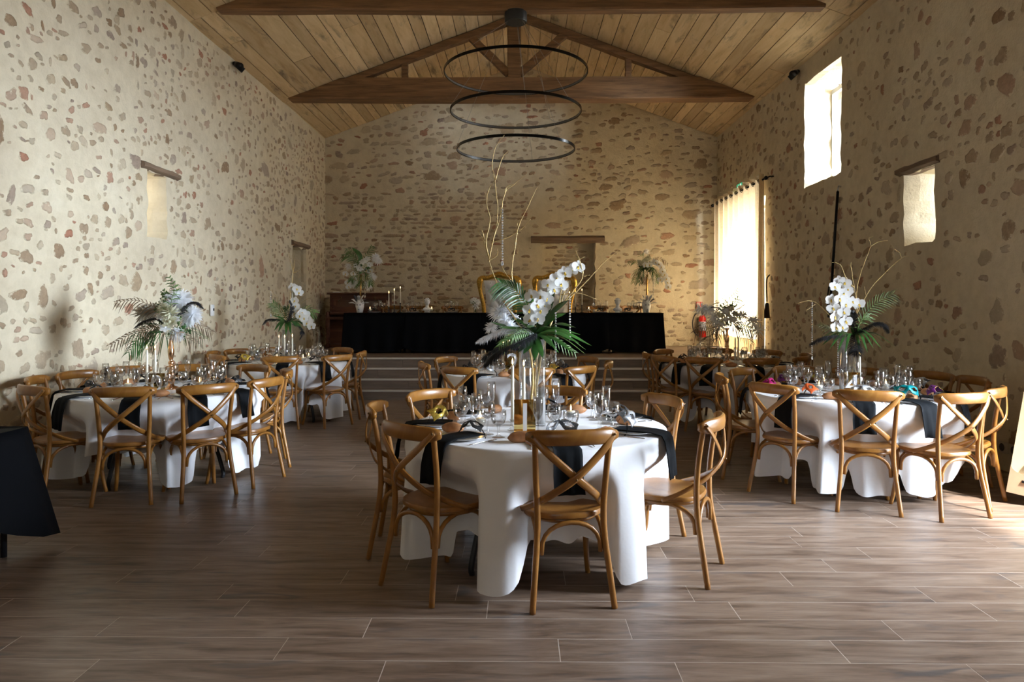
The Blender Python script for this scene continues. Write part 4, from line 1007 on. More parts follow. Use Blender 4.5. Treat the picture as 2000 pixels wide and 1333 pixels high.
twig(A, [[W1(1035, 815, .05), W1(1040, 720, .04), W1(1022, 650), W1(985, 590), W1(958, 520), W1(953, 490)], [W1(955, 508), W1(963, 470), W1(972, 420), W1(966, 350), W1(961, 320), W1(968, 288), W1(985, 264)], [W1(967, 352), W1(975, 325), W1(983, 305), W1(992, 296)], [W1(960, 476), W1(975, 430), W1(986, 378), W1(1002, 362), W1(1026, 342)], [W1(986, 378), W1(990, 365), W1(1003, 360)], [W1(960, 474), W1(990, 465), W1(1018, 448), W1(1037, 428)], [W1(953, 500), W1(949, 470), W1(957, 430), W1(950, 395), W1(955, 370), W1(965, 355)], [W1(953, 510), W1(970, 500), W1(972, 485)], [W1(952, 495), W1(944, 470), W1(932, 448)], [W1(950, 480), W1(945, 462), W1(940, 446)]], 0.0095)
twig(A, [[W1(1050, 815, -.02), W1(1044, 740, -.02), W1(1052, 660, .1), W1(1020, 595, .2), W1(1000, 545, .2), W1(1008, 470, .2), W1(1014, 440, .2), W1(1028, 410, .2), W1(1049, 366, .2)], [W1(998, 548, .2), W1(985, 530, .2), W1(979, 516, .2)], [W1(1012, 448, .2), W1(1010, 435, .2)]], 0.006)
twig(A, [[W1(1042, 815, .0), W1(1056, 700, .0), W1(1085, 610, .1), W1(1115, 580, .1), W1(1150, 545, .1), W1(1180, 512, .1), W1(1208, 489, .1)], [W1(1100, 592), W1(1125, 562), W1(1138, 540), W1(1134, 515), W1(1124, 490), W1(1118, 478)], [W1(1138, 541), W1(1152, 537)], [W1(1092, 598), W1(1097, 560), W1(1098, 528)], [W1(1094, 596), W1(1105, 565), W1(1110, 550)], [W1(1096, 576, .05), W1(1130, 573, .05), W1(1165, 585, .05)], [W1(1128, 508), W1(1142, 502)]], 0.010)
crystal(A, W1(981, 410), 0.32); crystal(A, W1(1113, 575, .05), 0.26, .0065); crystal(A, W1(1085, 612, -.05), 0.27, .006)
feather(A, [hub(), W1(1000, 640, -.1), W1(960, 652, -.15), W1(932, 668, -.2)], 0.075, PLUME, 120, 0.9, 'white_feather'); feather(A, [hub(), W1(1005, 615, .1), W1(985, 600, .1), W1(970, 605, .1)], 0.07, PLUME, 80, 0.6, 'white_feather')
for (u, v, d, r) in [(975, 612, .1, .075), (995, 640, -.05, .07), (960, 640, .05, .05), (985, 625, 0, .06)]: puff(A, W1(u, v, d), r, PLUME, 150)
feather(A, [hub(-.05), W1(1005, 672, -.2), W1(965, 692, -.25), W1(945, 715, -.28)], 0.075, BPLUME, 148, 1.2, 'black_feather'); feather(A, [hub(-.05), W1(995, 668, -.1), W1(955, 690, -.15), W1(948, 700, -.15)], 0.07, BPLUME, 120, 1.2, 'black_feather')
taper(V((*world(1001, 836, 4.13).xy, ZT + .001)), 0.33, 'lit ivory taper candle outside the vases on the front middle table')
taper(V((*world(1023, 826, 4.26).xy, ZT + .001)), 0.31, 'lit ivory taper candle behind the gold number on the front middle table')
number_stand(V((*world(1025, 838, 4.08).xy, ZT + .001)), '1', 0.05, 'gold mirror stand with white number 1 on the front middle table')
# --- table under the wall pole
zc5 = 6.03; W5 = Wp(zc5)
vase(V((*world(1648, 768, 5.95).xy, ZT + .001)), 0.036, 0.50, 'narrow glass cylinder with white candle on the table under the wall pole', ('table under the wall pole', 0.10))
vase(V((*world(1669, 766, 6.05).xy, ZT + .001)), 0.055, 0.34, 'wide glass cylinder with gold stems on the table under the wall pole')
B = thing('floral_centrepiece', 'centrepiece of hanging white orchids and black feathers on the table under the wall pole', 'flowers')
hub = lambda d=0: W5(1668, 655, d)
for (u, v, d, wd) in [(1748, 677, -.1, .013), (1738, 682, .1, .012), (1722, 682, -.2, .013), (1707, 682, -.2, .012), (1695, 690, -.25, .012), (1680, 696, -.2, .012), (1620, 682, -.2, .012), (1604, 676, -.1, .013), (1635, 690, -.2, .011), (1650, 692, -.2, .011), (1715, 665, .1, .013), (1600, 662, .1, .012), (1660, 640, -.2, .014), (1700, 655, -.2, .014), (1690, 645, .1, .014)]: strap(B, [hub(), W5(1668 + (u - 1668) * .5, 645 + (v - 655) * .25, d * .5), W5(u, v, d)], wd, LEAF)
frond(B, [hub(), W5(1690, 615, .05), W5(1715, 590, .05), W5(1745, 574, .05)], 0.12, LEAF2, 15, wd=.004); frond(B, [hub(), W5(1683, 625, -.1), W5(1697, 618, -.1)], 0.08, LEAF2, 9, wd=.004); frond(B, [hub(), W5(1625, 645, .0), W5(1602, 632, .0)], 0.06, LEAF2, 9, wd=.003)
for (u, v, d) in [(1630, 561, -.05), (1648, 574, -.05), (1650, 553, 0), (1640, 550, .03), (1623, 586, -.05), (1640, 584, -.08), (1665, 590, -.04), (1677, 594, 0), (1652, 595, -.06), (1627, 602, -.05), (1648, 610, -.1), (1630, 619, -.08), (1652, 628, -.12), (1633, 640, -.1), (1645, 640, -.1), (1656, 566, .02)]: orchid(B, W5(u, v, d), .055)
twig(B, [[hub(), W5(1655, 590), W5(1648, 560), W5(1640, 552), W5(1628, 575), W5(1632, 630)]], .003, LEAF2)
twig(B, [[W5(1660, 760), W5(1668, 700), W5(1669, 640), W5(1674, 600), W5(1669, 565), W5(1662, 520), W5(1663, 512)], [W5(1673, 590), W5(1674, 563), W5(1684, 525), W5(1700, 482), W5(1697, 467), W5(1705, 462)], [W5(1700, 482), W5(1715, 473), W5(1734, 470)], [W5(1668, 562), W5(1652, 543), W5(1643, 520), W5(1634, 514), W5(1623, 513)]], .0085)
twig(B, [[W5(1678, 760, .05), W5(1667, 690), W5(1675, 612), W5(1690, 582), W5(1705, 558), W5(1732, 530), W5(1760, 505), W5(1776, 500)], [W5(1760, 505), W5(1757, 494), W5(1746, 487)], [W5(1692, 580), W5(1688, 560)]], .007)
twig(B, [[W5(1645, 640), W5(1622, 618), W5(1602, 598), W5(1590, 590), W5(1576, 588), W5(1558, 593)], [W5(1594, 594), W5(1573, 608)], [W5(1598, 593), W5(1612, 580)]], .005)
crystal(B, W5(1586, 592), .46, .007); crystal(B, W5(1637, 660), .30, .007)
feather(B, [hub(), W5(1690, 640, -.1), W5(1712, 630, -.12), W5(1728, 635, -.12), W5(1736, 650, -.12)], .075, BPLUME, 132, 1.0, 'black_feather'); feather(B, [hub(), W5(1635, 655, -.1), W5(1605, 660, -.12), W5(1582, 673, -.12)], .075, BPLUME, 132, .8, 'black_feather'); feather(B, [hub(), W5(1672, 680, -.2), W5(1668, 692, -.22)], .09, BPLUME, 100, .6, 'black_feather'); feather(B, [hub(), W5(1668, 620, -.1), W5(1665, 606, -.1)], .05, BPLUME, 80, .2, 'black_feather')
taper(V((*world(1679, 768, 5.9).xy, ZT + .001)), 0.26, 'lit ivory taper candle by the vases on the table under the wall pole')
number_stand(V((*world(1664, 766, 5.75).xy, ZT + .001)), '4', -0.15, 'gold mirror stand with white number 4 on the table under the wall pole')
# --- table before the piano
zc4 = 9.27; W4 = Wp(zc4)
vase(V((*world(559, 706, 9.2).xy, ZT + .001)), 0.055, 0.42, 'wide glass cylinder with gold stems on the table before the piano'); vase(V((*world(570, 706, 9.1).xy, ZT + .001)), 0.05, 0.24, 'short glass cylinder over a white candle on the table before the piano', ('table before the piano', 0.10))
Cc = thing('floral_centrepiece', 'centrepiece of white orchids over dark leaves on the table before the piano', 'flowers')
hub = lambda d=0: W4(562, 630, d)
for (u, v, d, wd) in [(531, 616, .0, .018), (528, 629, -.1, .020), (535, 647, -.2, .022), (543, 650, -.2, .02), (558, 657, -.2, .02), (568, 654, -.2, .02), (593, 647, -.1, .022), (602, 641, 0, .018), (592, 625, .1, .02), (545, 632, -.25, .02), (580, 640, -.25, .02), (575, 622, .1, .02)]: strap(Cc, [hub(), W4(562 + (u - 562) * .5, 624 + (v - 630) * .3, d * .5), W4(u, v, d)], wd, LEAF)
frond(Cc, [hub(), W4(548, 608), W4(533, 592)], .13, LEAF2, 12, wd=.006); frond(Cc, [hub(), W4(595, 606), W4(614, 611)], .12, LEAF2, 10, wd=.006); frond(Cc, [hub(), W4(563, 612, .1), W4(560, 600, .1)], .10, LEAF, 9, wd=.006)
for (u, v, d) in [(572, 561, 0), (580, 565, -.02), (584, 572, 0), (576, 588, 0), (577, 598, 0), (583, 607, -.05), (590, 611, -.08), (597, 614, -.05), (602, 622, -.05), (606, 629, 0), (609, 638, 0), (594, 622, -.1), (600, 632, -.08), (586, 617, -.1), (578, 605, 0)]: orchid(Cc, W4(u, v, d), .062)
twig(Cc, [[hub(), W4(572, 595), W4(573, 562), W4(584, 570)], [hub(), W4(585, 608), W4(607, 632)]], .003, LEAF2)
twig(Cc, [[W4(563, 700), W4(563, 630), W4(568, 570), W4(572, 535), W4(566, 505), W4(563, 490)], [W4(572, 535), W4(575, 515), W4(572, 498)], [W4(572, 534), W4(584, 529), W4(592, 520)], [hub(), W4(588, 580), W4(606, 566)], [hub(), W4(590, 592), W4(610, 580)], [hub(), W4(545, 590), W4(529, 565)]], .010)
crystal(Cc, W4(529, 570), .30, .009)
feather(Cc, [hub(), W4(540, 624, -.1), W4(523, 624, -.1), W4(513, 634, -.1)], .07, BPLUME, 108, 1.0, 'black_feather'); feather(Cc, [hub(), W4(587, 640, -.15), W4(590, 652, -.15), W4(585, 664, -.15)], .05, BPLUME, 100, .6, 'black_feather'); feather(Cc, [hub(), W4(570, 605, -.1), W4(566, 587, -.1)], .06, BPLUME, 92, .3, 'black_feather')
for (u, h, s) in ((545, .27, 'first lit ivory taper candle from the switch wall on the table before the piano'), (556, .27, 'second lit ivory taper candle from the switch wall on the table before the piano'), (571, .28, 'third lit ivory taper candle from the switch wall on the table before the piano')): taper(V((*world(u, 706, 8.98).xy, ZT + .001)), h, s)
# --- gold candlestick bouquets
def gold_stand(loc, h, label, m_=None):
    root = thing('candlestick_vase', label, 'vase', loc, 0, 'gold candlestick vases'); s = h / 0.48
    pr = [(0.001, 0), (0.075, 0), (0.078, 0.006), (0.06, 0.016), (0.030, 0.028), (0.022, 0.05), (0.030, 0.065), (0.034, 0.078), (0.024, 0.092), (0.016, 0.10), (0.030, 0.112), (0.036, 0.128), (0.028, 0.145), (0.015, 0.155), (0.024, 0.166), (0.030, 0.18), (0.024, 0.195), (0.014, 0.203), (0.021, 0.214), (0.025, 0.226), (0.020, 0.238), (0.012, 0.246), (0.018, 0.262), (0.026, 0.30), (0.028, 0.33), (0.021, 0.38), (0.013, 0.42), (0.018, 0.45), (0.032, 0.478), (0.030, 0.48), (0.001, 0.462)]
    MB().lathe([(r, z * s) for r, z in pr[:6]], 20).obj('foot', m_ or ROSEG, root); MB().lathe([(r, z * s) for r, z in pr[5:]], 20).obj('column', m_ or ROSEG, root); return root
n3_ = T[3]['n']; zc3 = 6.20; W3 = Wp(zc3)
gold_stand((*world(334, 760, zc3).xy, ZT + .001), 0.49, 'rose gold candlestick vase on the table by the wall switch')
D = thing('floral_bouquet', 'wide bouquet of cream flowers, plumes and dried palm on the table by the wall switch', 'flowers'); hub = lambda d=0: W3(330, 640, d)
for pts, ln, mt, n in [([(316, 612), (272, 588), (226, 590)], .10, DRYL, 16), ([(300, 640), (258, 652), (216, 674)], .10, DRYL, 16), ([(305, 640), (285, 645), (258, 668)], .20, LEAF, 14), ([(318, 650), (300, 652), (292, 668)], .17, LEAF, 13), ([(352, 628), (385, 634), (412, 648)], .11, DRYL, 14), ([(350, 640), (378, 648), (398, 662)], .13, LEAF2, 14), ([(332, 600), (340, 565), (330, 540)], .08, LEAF2, 10), ([(335, 600), (345, 570), (333, 543)], .07, LEAF2, 9), ([(300, 652), (270, 665), (250, 690)], .11, LEAF, 12), ([(345, 650), (365, 660), (385, 672)], .12, DRYL, 12)]:
    frond(D, [hub()] + [W3(u, v, fr.uniform(-.15, .15)) for u, v in pts], ln, mt, n, wd=.005, droop=.55)
for (u, v, d, r, mt) in [(284, 612, 0, .115, CREAM), (300, 606, .05, .09, PLUME), (350, 585, .05, .14, PLUME), (340, 598, .0, .10, PLUME), (377, 614, 0, .10, PLUME), (368, 620, .05, .09, PLUME), (345, 652, -.05, .08, PLUME)]: puff(D, W3(u, v, d), r, PLUME if mt is not CREAM else M_transl('cream plume', (0.62, 0.57, 0.48), .3), 190)
feather(D, [hub(-.1), W3(305, 622, -.15), W3(280, 628, -.15), W3(262, 641, -.15)], .055, BPLUME, 140, .8, 'black_feather'); feather(D, [hub(-.05), W3(362, 598, -.1), W3(382, 590, -.1), W3(397, 602, -.1)], .055, BPLUME, 132, 1.0, 'black_feather')
mum(D, W3(333, 612, -.2), .075, CREAM); mum(D, W3(320, 603, -.16), .055, CREAM); rose(D, W3(331, 629, -.22), .055, CREAM); rose(D, W3(315, 618, -.2), .036, PETAL); rose(D, W3(322, 640, -.2), .040, PETAL); rose(D, W3(342, 624, -.18), .036, PETAL); rose(D, W3(319, 600, -.06), .024, CREAM)
for (u, v, d, r, mt) in [(312, 606, -.08, .05, LEAF2), (308, 600, 0, .05, CREAM), (322, 640, -.12, .05, CREAM), (330, 652, -.1, .045, CREAM), (318, 632, -.1, .045, LEAF2), (345, 626, -.08, .05, LEAF2), (360, 606, 0, .04, LEAF2), (362, 645, 0, .06, LEAF), (320, 590, 0, .05, CREAM), (322, 574, 0, .045, LEAF2)]: filler(D, W3(u, v, d), r, mt, 30)
for (u, v) in [(317, 570), (325, 568), (316, 580), (328, 578)]: strap(D, [W3(322, 592), W3(322, 584), W3(u, v)], .018, LEAF2)
taper(V((*world(287, 762, 6.1).xy, ZT + .001)), .30, 'lit ivory taper candle away from the vase on the table by the wall switch'); taper(V((*world(303, 760, 6.15).xy, ZT + .001)), .30, 'lit ivory taper candle close to the vase on the table by the wall switch')
number_stand(V((*world(306, 766, 5.98).xy, ZT + .001)), '0', .25, 'gold mirror stand with white ring digit on the table by the wall switch', .13, .16)
zc6 = 9.02; W6 = Wp(zc6)
gold_stand((*world(1420, 709, zc6).xy, ZT + .001), 0.45, 'rose gold candlestick vase on the table by the curtain')
E = thing('floral_bouquet', 'bouquet of white flowers and feathers before the bright curtain', 'flowers'); hub = lambda d=0: W6(1419, 634, d)
for pts, ln, mt, n in [([(1400, 635), (1380, 632), (1358, 648)], .15, DRYL, 14), ([(1402, 642), (1388, 656), (1374, 672)], .16, DRYL, 14), ([(1410, 645), (1402, 660), (1394, 674)], .15, DRYL, 12), ([(1440, 634), (1462, 638), (1484, 660)], .15, DRYL, 14), ([(1440, 642), (1455, 652), (1468, 672)], .15, DRYL, 13), ([(1442, 626), (1468, 624), (1492, 636)], .12, PLUME, 14), ([(1420, 600), (1434, 578), (1442, 564)], .10, LEAF2, 9), ([(1424, 602), (1440, 586), (1450, 576)], .10, LEAF2, 9), ([(1412, 605), (1405, 592), (1398, 590)], .12, LEAF2, 9), ([(1417, 600), (1418, 588), (1416, 578)], .12, LEAF, 10), ([(1400, 638), (1384, 642), (1366, 640)], .12, LEAF2, 12), ([(1440, 632), (1460, 640), (1480, 645)], .12, LEAF2, 12)]:
    frond(E, [hub()] + [W6(u, v, fr.uniform(-.2, .2)) for u, v in pts], ln, mt, n, wd=.006, droop=.5)
for (u, v, d, r) in [(1382, 606, 0, .12), (1370, 603, 0, .11), (1394, 618, -.05, .11), (1404, 634, -.1, .12), (1450, 616, 0, .10), (1470, 628, .05, .13), (1398, 628, -.08, .10), (1480, 645, 0, .10)]: puff(E, W6(u, v, d), r, PLUME, 70)
feather(E, [hub(-.1), W6(1432, 610, -.12), W6(1444, 602, -.12), W6(1455, 594, -.12)], .06, BPLUME, 100, .3, 'black_feather'); feather(E, [hub(-.1), W6(1410, 606, -.05), W6(1396, 600, -.05), W6(1388, 600, -.05)], .05, BPLUME, 100, .5, 'black_feather')
for (u, v, d, r, mt) in [(1408, 616, -.15, .045, CREAM), (1431, 624, -.16, .050, PETAL), (1417, 608, -.12, .045, PETAL), (1426, 603, -.1, .045, CREAM), (1417, 624, -.16, .035, PETAL), (1411, 627, -.15, .03, CREAM), (1436, 613, -.1, .04, CREAM), (1422, 615, -.14, .04, CREAM)]: rose(E, W6(u, v, d), r, mt)
for (u, v, d, r, mt) in [(1412, 600, -.05, .06, LEAF2), (1430, 600, 0, .06, LEAF2), (1422, 632, -.15, .05, LEAF), (1440, 622, -.1, .05, LEAF2), (1404, 610, -.05, .05, LEAF)]: filler(E, W6(u, v, d), r, mt, 28)
taper(V((*world(1436, 711, 8.9).xy, ZT + .001)), .28, 'ivory taper candle close to the gold vase on the table by the curtain'); taper(V((*world(1442, 711, 8.95).xy, ZT + .001)), .29, 'ivory taper candle beside its twin on the table by the curtain')
# --- table before the steps: low gold number stand, taper and vase
zc2 = 7.8
number_stand(V((*world(1001, 725, 7.75).xy, ZT + .001)), '2', 0.2, 'gold mirror stand with white number 2 on the table before the steps', .16, .24)
taper(V((*world(983, 724, 7.8).xy, ZT + .001)), .26, 'lit ivory taper candle on the table before the steps')
gold_stand((*world(994, 725, 7.95).xy, ZT + .001), 0.42, 'rose gold candlestick vase on the table before the steps')
# --- tealights
TLN = ['beside the champagne glasses', 'near the bread rolls', 'close to the vase', 'toward the stage']
for i, spots in {1: [(938, 829, 4.14), (983, 0, 0), (1115, 826, 4.42)], 3: [(250, 770, 6.0), (319, 768, 6.05), (390, 768, 6.1)], 5: [(1610, 755, 6.1), (1730, 770, 5.95), (1600, 765, 5.85)], 4: [(541, 707, 9.05), (592, 708, 9.0), (603, 704, 9.3)], 2: [(953, 726, 7.8), (1045, 726, 7.75)], 6: [(1385, 709, 9.0), (1451, 710, 8.95)]}.items():
    k = 0
    for (u, v, zc) in spots:
        if not zc: continue
        tealight((*world(u, v, zc).xy, ZT + .001), 'lit glass tealight %s on the %s' % (TLN[k], T[i]['n'])); k += 1
# ------------------------------------------------------------------ head table on the stage
ZS = STG + 0.002; ZH = STG + 0.75
def drape(x0, x1, y0, y1, zt, zb, seed, ends=(0.0, 0.0), flare=0.10, hem=None, amp=0.022, tail=0.0):
    # cloth over a rectangular table: hangs at the camera side (y0), the far side and the two ends
    r = random.Random(seed); m = MB(); ph = [r.uniform(0, 6) for _ in range(4)]; hem = hem or (lambda t: 0.0)
    per = []; NX, NY = 46, 10
    for i in range(NX + 1): per.append((x0 + (x1 - x0) * i / NX, y0, 0, -1, i / NX))
    for i in range(1, NY): per.append((x1, y0 + (y1 - y0) * i / NY, 1, 0, 1))
    for i in range(NX + 1): per.append((x1 - (x1 - x0) * i / NX, y1, 0, 1, 1 - i / NX))
    for i in range(1, NY): per.append((x0, y1 - (y1 - y0) * i / NY, -1, 0, 0))
    n = len(per); rows = 11; s_acc = 0
    m.v.append(((x0 + x1) / 2, (y0 + y1) / 2, zt))
    for j in range(rows):
        t = j / (rows - 1)
        for k, (x, y, nx, ny, q) in enumerate(per):
            corner = exp(-(min(abs(x - x0), abs(x - x1)) / 0.12) ** 2) * exp(-(min(abs(y - y0), abs(y - y1)) / 0.12) ** 2)
            a = (x * 9 + y * 9); f = amp * (sin(a + ph[0]) + 0.7 * sin(2.3 * a + ph[1]) + 1) * t
            e = ends[0] if nx < 0 else (ends[1] if nx > 0 else 1.0)
            zlow = zb + hem(q) if ny < 0 else (zb if ny > 0 else zb)
            zlow = zlow + tail * exp(-(min(abs(x - x0), abs(x - x1)) / 0.22) ** 2) * exp(-(min(abs(y - y0), abs(y - y1)) / 0.22) ** 2)
            z = zt - 0.004 - (zt - zlow) * t * (e if nx else 1.0) if j else zt
            cx, cy = (1 if x > (x0 + x1) / 2 else -1), (1 if y > (y0 + y1) / 2 else -1)
            ff = flare * corner * t
            m.v.append((x + nx * (f + 0.006) + cx * ff * (1 if e or ny else 0), y + ny * (f + 0.006) + cy * ff * 0.6, z))
    for k in range(n): m.f.append((0, 1 + k, 1 + (k + 1) % n)); m.m.append(0)
    for j in range(rows - 1):
        for k in range(n): a = 1 + j * n; m.f.append((a + k, a + (k + 1) % n, a + n + (k + 1) % n, a + n + k)); m.m.append(0)
    return m
ht = [(-3.27, -2.13), (-2.13, -0.72), (-0.72, 0.55), (0.55, 1.63), (1.63, 2.66)]
hl = ['beside the piano', 'under the black candlesticks', 'under the gilded thrones', 'before the niche', 'under the masked vase by the extinguisher']
for i, (a, b) in enumerate(ht):
    tb = thing('trestle_table', 'folding table under black cloth on the stage, ' + hl[i], 'table', ((a + b) / 2, 13.38, ZS), 0, 'tables of the head row')
    w_ = (b - a) / 2 - 0.01; m = MB(); m.box((0, 0, 0.72), (2 * w_, 0.70, 0.035)); m.obj('tabletop', simple('pale board', (0.4, 0.35, 0.3), 0.6), tb, False)
    for sx in (-1, 1):
        for sy in (-1, 1): MB().tube([(sx * (w_ - 0.10), sy * 0.27, 0), (sx * (w_ - 0.10), sy * 0.27, 0.705)], 0.016, 8).obj('leg', BLKP, tb)
    e = (1.0 if i == 0 else 0.02, 1.0 if i == len(ht) - 1 else 0.02)
    c = drape(a + .002, b - .002, 13.0, 13.75, ZH, STG + 0.035, 60 + i, e, 0.03, (lambda t, i=i: 0.10 * abs(2 * t - 1) ** 6), 0.030).obj('black_tablecloth', BLACK); tag(c, 'black cloth of the head table on the stage, ' + hl[i], 'tablecloth', 'black cloths of the head table')
W13 = Wp(13.35); ground13 = lambda u: (W13(u, 600).x, 13.35)
# --- thrones
def make_throne():
    root = thing('throne_chair', None, 'chair')
    m = MB()
    def outline(t):   # back frame, t 0..1 from lower left over the top to lower right
        pts = [(-0.30, 0.42), (-0.315, 0.70), (-0.335, 0.95), (-0.39, 1.18), (-0.405, 1.36), (-0.36, 1.45), (-0.24, 1.46), (-0.10, 1.50), (0, 1.53), (0.10, 1.50), (0.24, 1.46), (0.36, 1.45), (0.405, 1.36), (0.39, 1.18), (0.335, 0.95), (0.315, 0.70), (0.30, 0.42)]
        return pts
    P = catmull([(x, 0.28 - 0.05 * (z - 0.42), z) for x, z in outline(0)], 5); n = len(P)
    m.tube(P, [0.042 + 0.026 * exp(-((i / n - 0.27) / 0.05) ** 2) + 0.026 * exp(-((i / n - 0.73) / 0.05) ** 2) + 0.02 * exp(-((i / n - 0.5) / 0.12) ** 2) for i in range(n)], 8)
    m.obj('back_frame', GILT, root)
    m = MB(); r = random.Random(3)
    for i in range(46):
        k = int(n * (0.20 + 0.60 * i / 46)); p = P[min(k, n - 1)]; m.ell(p + V((r.uniform(-.02, .02), -0.035, r.uniform(-.025, .025))), (r.uniform(.012, .026), .014, r.uniform(.012, .026)), 7, 5)
    for s in (-1, 1):
        sp = [(s * 0.375 + 0.038 * cos(a * .8) * (1 - a / 9), 0.20, 1.39 + 0.038 * sin(a * .8) * (1 - a / 9)) for a in range(9)]; m.tube(sp, 0.011, 6)
    for k in range(7): a = pi * k / 6; m.tube([(0.0, 0.20, 1.49), (0.07 * cos(a), 0.195, 1.49 + 0.075 * sin(a))], [0.012, 0.018], 6)
    o = m.obj('carved_crest', GILT, root); o['kind'] = 'stuff'
    m = MB()
    def fn(u, v):
        z = 0.50 + 0.90 * v; half = 0.27 + 0.05 * max(0, (v - 0.5) / 0.5) ** 1.5; x = (u * 2 - 1) * half
        g = (x / 0.12 + z / 0.15, x / 0.12 - z / 0.15); d = abs(sin(pi * g[0] / 2)) * abs(sin(pi * g[1] / 2))
        edge = min(1, 6 * min(u, 1 - u)) * min(1, 8 * min(v, 1 - v))
        return V((x, 0.255 - 0.05 * (z - 0.42) - (0.02 + 0.055 * sqrt(max(d, 0.0))) * edge, z))
    m.grid(fn, 28, 40); m.obj('tufted_back', TUFT, root)
    m = MB()
    for jz in range(6):
        for jx in range(-2, 3):
            x = jx * 0.12 + (0.06 if jz % 2 else 0); z = 0.60 + jz * 0.15
            if abs(x) < 0.25: m.ell((x, 0.215 - 0.05 * (z - 0.42), z), (0.011, 0.008, 0.011), 7, 5)
    o = m.obj('tuft_button', CRYS, root); o['kind'] = 'stuff'
    m = MB(); m.rbox((0, -0.02, 0.41), (0.60, 0.56, 0.16), 0.035); m.obj('seat', TUFT, root); m = MB(); m.rbox((0, -0.02, 0.30), (0.64, 0.58, 0.07), 0.015); m.obj('seat_rail', GILT, root)
    for s in (-1, 1):
        MB().tube(catmull([(s * 0.33, 0.24, 0.72), (s * 0.36, 0.0, 0.70), (s * 0.36, -0.24, 0.67), (s * 0.34, -0.28, 0.60), (s * 0.31, -0.22, 0.34)], 5), 0.028, 8).obj('arm', GILT, root)
        for y in (-0.24, 0.22): MB().tube(catmull([(s * 0.27, y, 0.28), (s * 0.31, y * 1.08, 0.17), (s * 0.27, y, 0.07), (s * 0.29, y * 1.05, 0.0)], 4), [0.034, 0.022], 8).obj('leg', GILT, root)
    return root
th = make_throne(); th['group'] = 'gilded thrones'; th['label'] = 'gilded throne with tufted white back beside the small flower vase'; th.location = (-0.42, 14.25, ZS)
dup(th, (0.72, 14.25, ZS), 0, 'gilded throne with tufted white back, half behind the orchids, before the niche')
for u, s in ((763, 'behind the three black candlesticks'), (812, 'between the candlesticks and the white bust'), (882, 'between the white bust and the small flower vase'), (1168, 'between the throne and the laurelled bust'), (1236, 'between the laurelled bust and the masked vase')):
    put_chair(W13(u, 600, .85).x, 14.12, pi, 'honey-brown cross-back chair on the stage ' + s, 'cross-back chairs behind the head table', ZS)
# --- things on the head table
hz = ZH + 0.004
def htl(u, y=13.35): return (world(u, 600, y).x, y, hz)
for u, h, hb, s in ((759, .265, .10, 'shortest lit candle of the three on black candlesticks on the head table'), (769.5, .285, .13, 'middle-height lit candle of the three on black candlesticks on the head table'), (781.5, .29, .165, 'tallest lit candle of the three on black candlesticks on the head table'), (1112, .26, .10, 'lit candle on black candlestick beside the gilded throne arm on the head table'), (1124, .27, .10, 'lit candle on the lower black candlestick before the niche on the head table'), (1136.5, .28, .13, 'lit candle on the higher black candlestick before the niche on the head table')):
    o = taper(htl(u, 13.2), h, s, 'black', 'candles on black candlesticks')
    for ch in o.children:
        if ch.name.startswith('holder'): ch.scale = (1, 1, hb / 0.10)
        else: ch.location.z += hb - 0.10
def bust(u, label, crown):
    root = thing('plaster_bust', label, 'bust', htl(u, 13.2), 0.35 if not crown else -0.1); m = MB()
    m.lathe([(0.001, 0), (0.05, 0), (0.052, 0.012), (0.035, 0.022), (0.03, 0.035)], 16); m.obj('base', MARBLE, root)
    m = MB(); m.ell((0, 0.005, 0.06), (0.085, 0.045, 0.045), 14, 8); m.tube(catmull([(0, 0.005, 0.07), (0, 0.0, 0.11), (0, -0.006, 0.145)], 4), [0.040, 0.030], 10); m.obj('shoulders', MARBLE, root)
    m = MB()
    def fn(p):
        q = V(p); jaw = max(0, -q.z); q.x *= 1 - 0.28 * jaw; q.y = q.y * (1 - 0.12 * jaw)
        if q.y < 0: q.y -= 0.20 * exp(-((q.x) / 0.16) ** 2 - ((q.z + 0.08) / 0.22) ** 2); q.y += 0.10 * (exp(-((q.x - 0.36) / 0.16) ** 2 - ((q.z - 0.10) / 0.12) ** 2) + exp(-((q.x + 0.36) / 0.16) ** 2 - ((q.z - 0.10) / 0.12) ** 2)); q.y -= 0.06 * exp(-((q.x) / 0.3) ** 2 - ((q.z + 0.48) / 0.08) ** 2); q.y += 0.05 * exp(-((q.x) / 0.3) ** 2 - ((q.z + 0.38) / 0.04) ** 2)
        return q
    m.ell((0, -0.008, 0.195), (0.047, 0.058, 0.068), 26, 22, fn=fn)
    for s in (-1, 1): m.ell((s * 0.047, 0.0, 0.192), (0.007, 0.013, 0.018), 8, 6)
    m.obj('head', MARBLE, root)
    m = MB(); r = random.Random(5)
    for i in range(70):
        a = r.uniform(0, 2 * pi); e = r.uniform(0.15, 1.4); d = V((cos(a) * cos(e), sin(a) * cos(e), sin(e)))
        if d.y < -0.5 and d.z < 0.62: continue
        m.ell(V((0, -0.004, 0.20)) + V((d.x * 0.05, d.y * 0.061, d.z * 0.068)), (0.013, 0.013, 0.011), 6, 5)
    o = m.obj('hair', MARBLE, root); o['kind'] = 'stuff'
    if crown: MB().tube([(0.056 * cos(a * pi / 10), -0.004 + 0.066 * sin(a * pi / 10), 0.228 - 0.008 * sin(a * pi / 10)) for a in range(21)], 0.009, 6).obj('laurel_band', MARBLE, root)
    return root
bust(834, 'white plaster bust of a turned head beside the small flower vase on the head table', False); bust(1206, 'white plaster bust with banded hair near the masked vase on the head table', True)
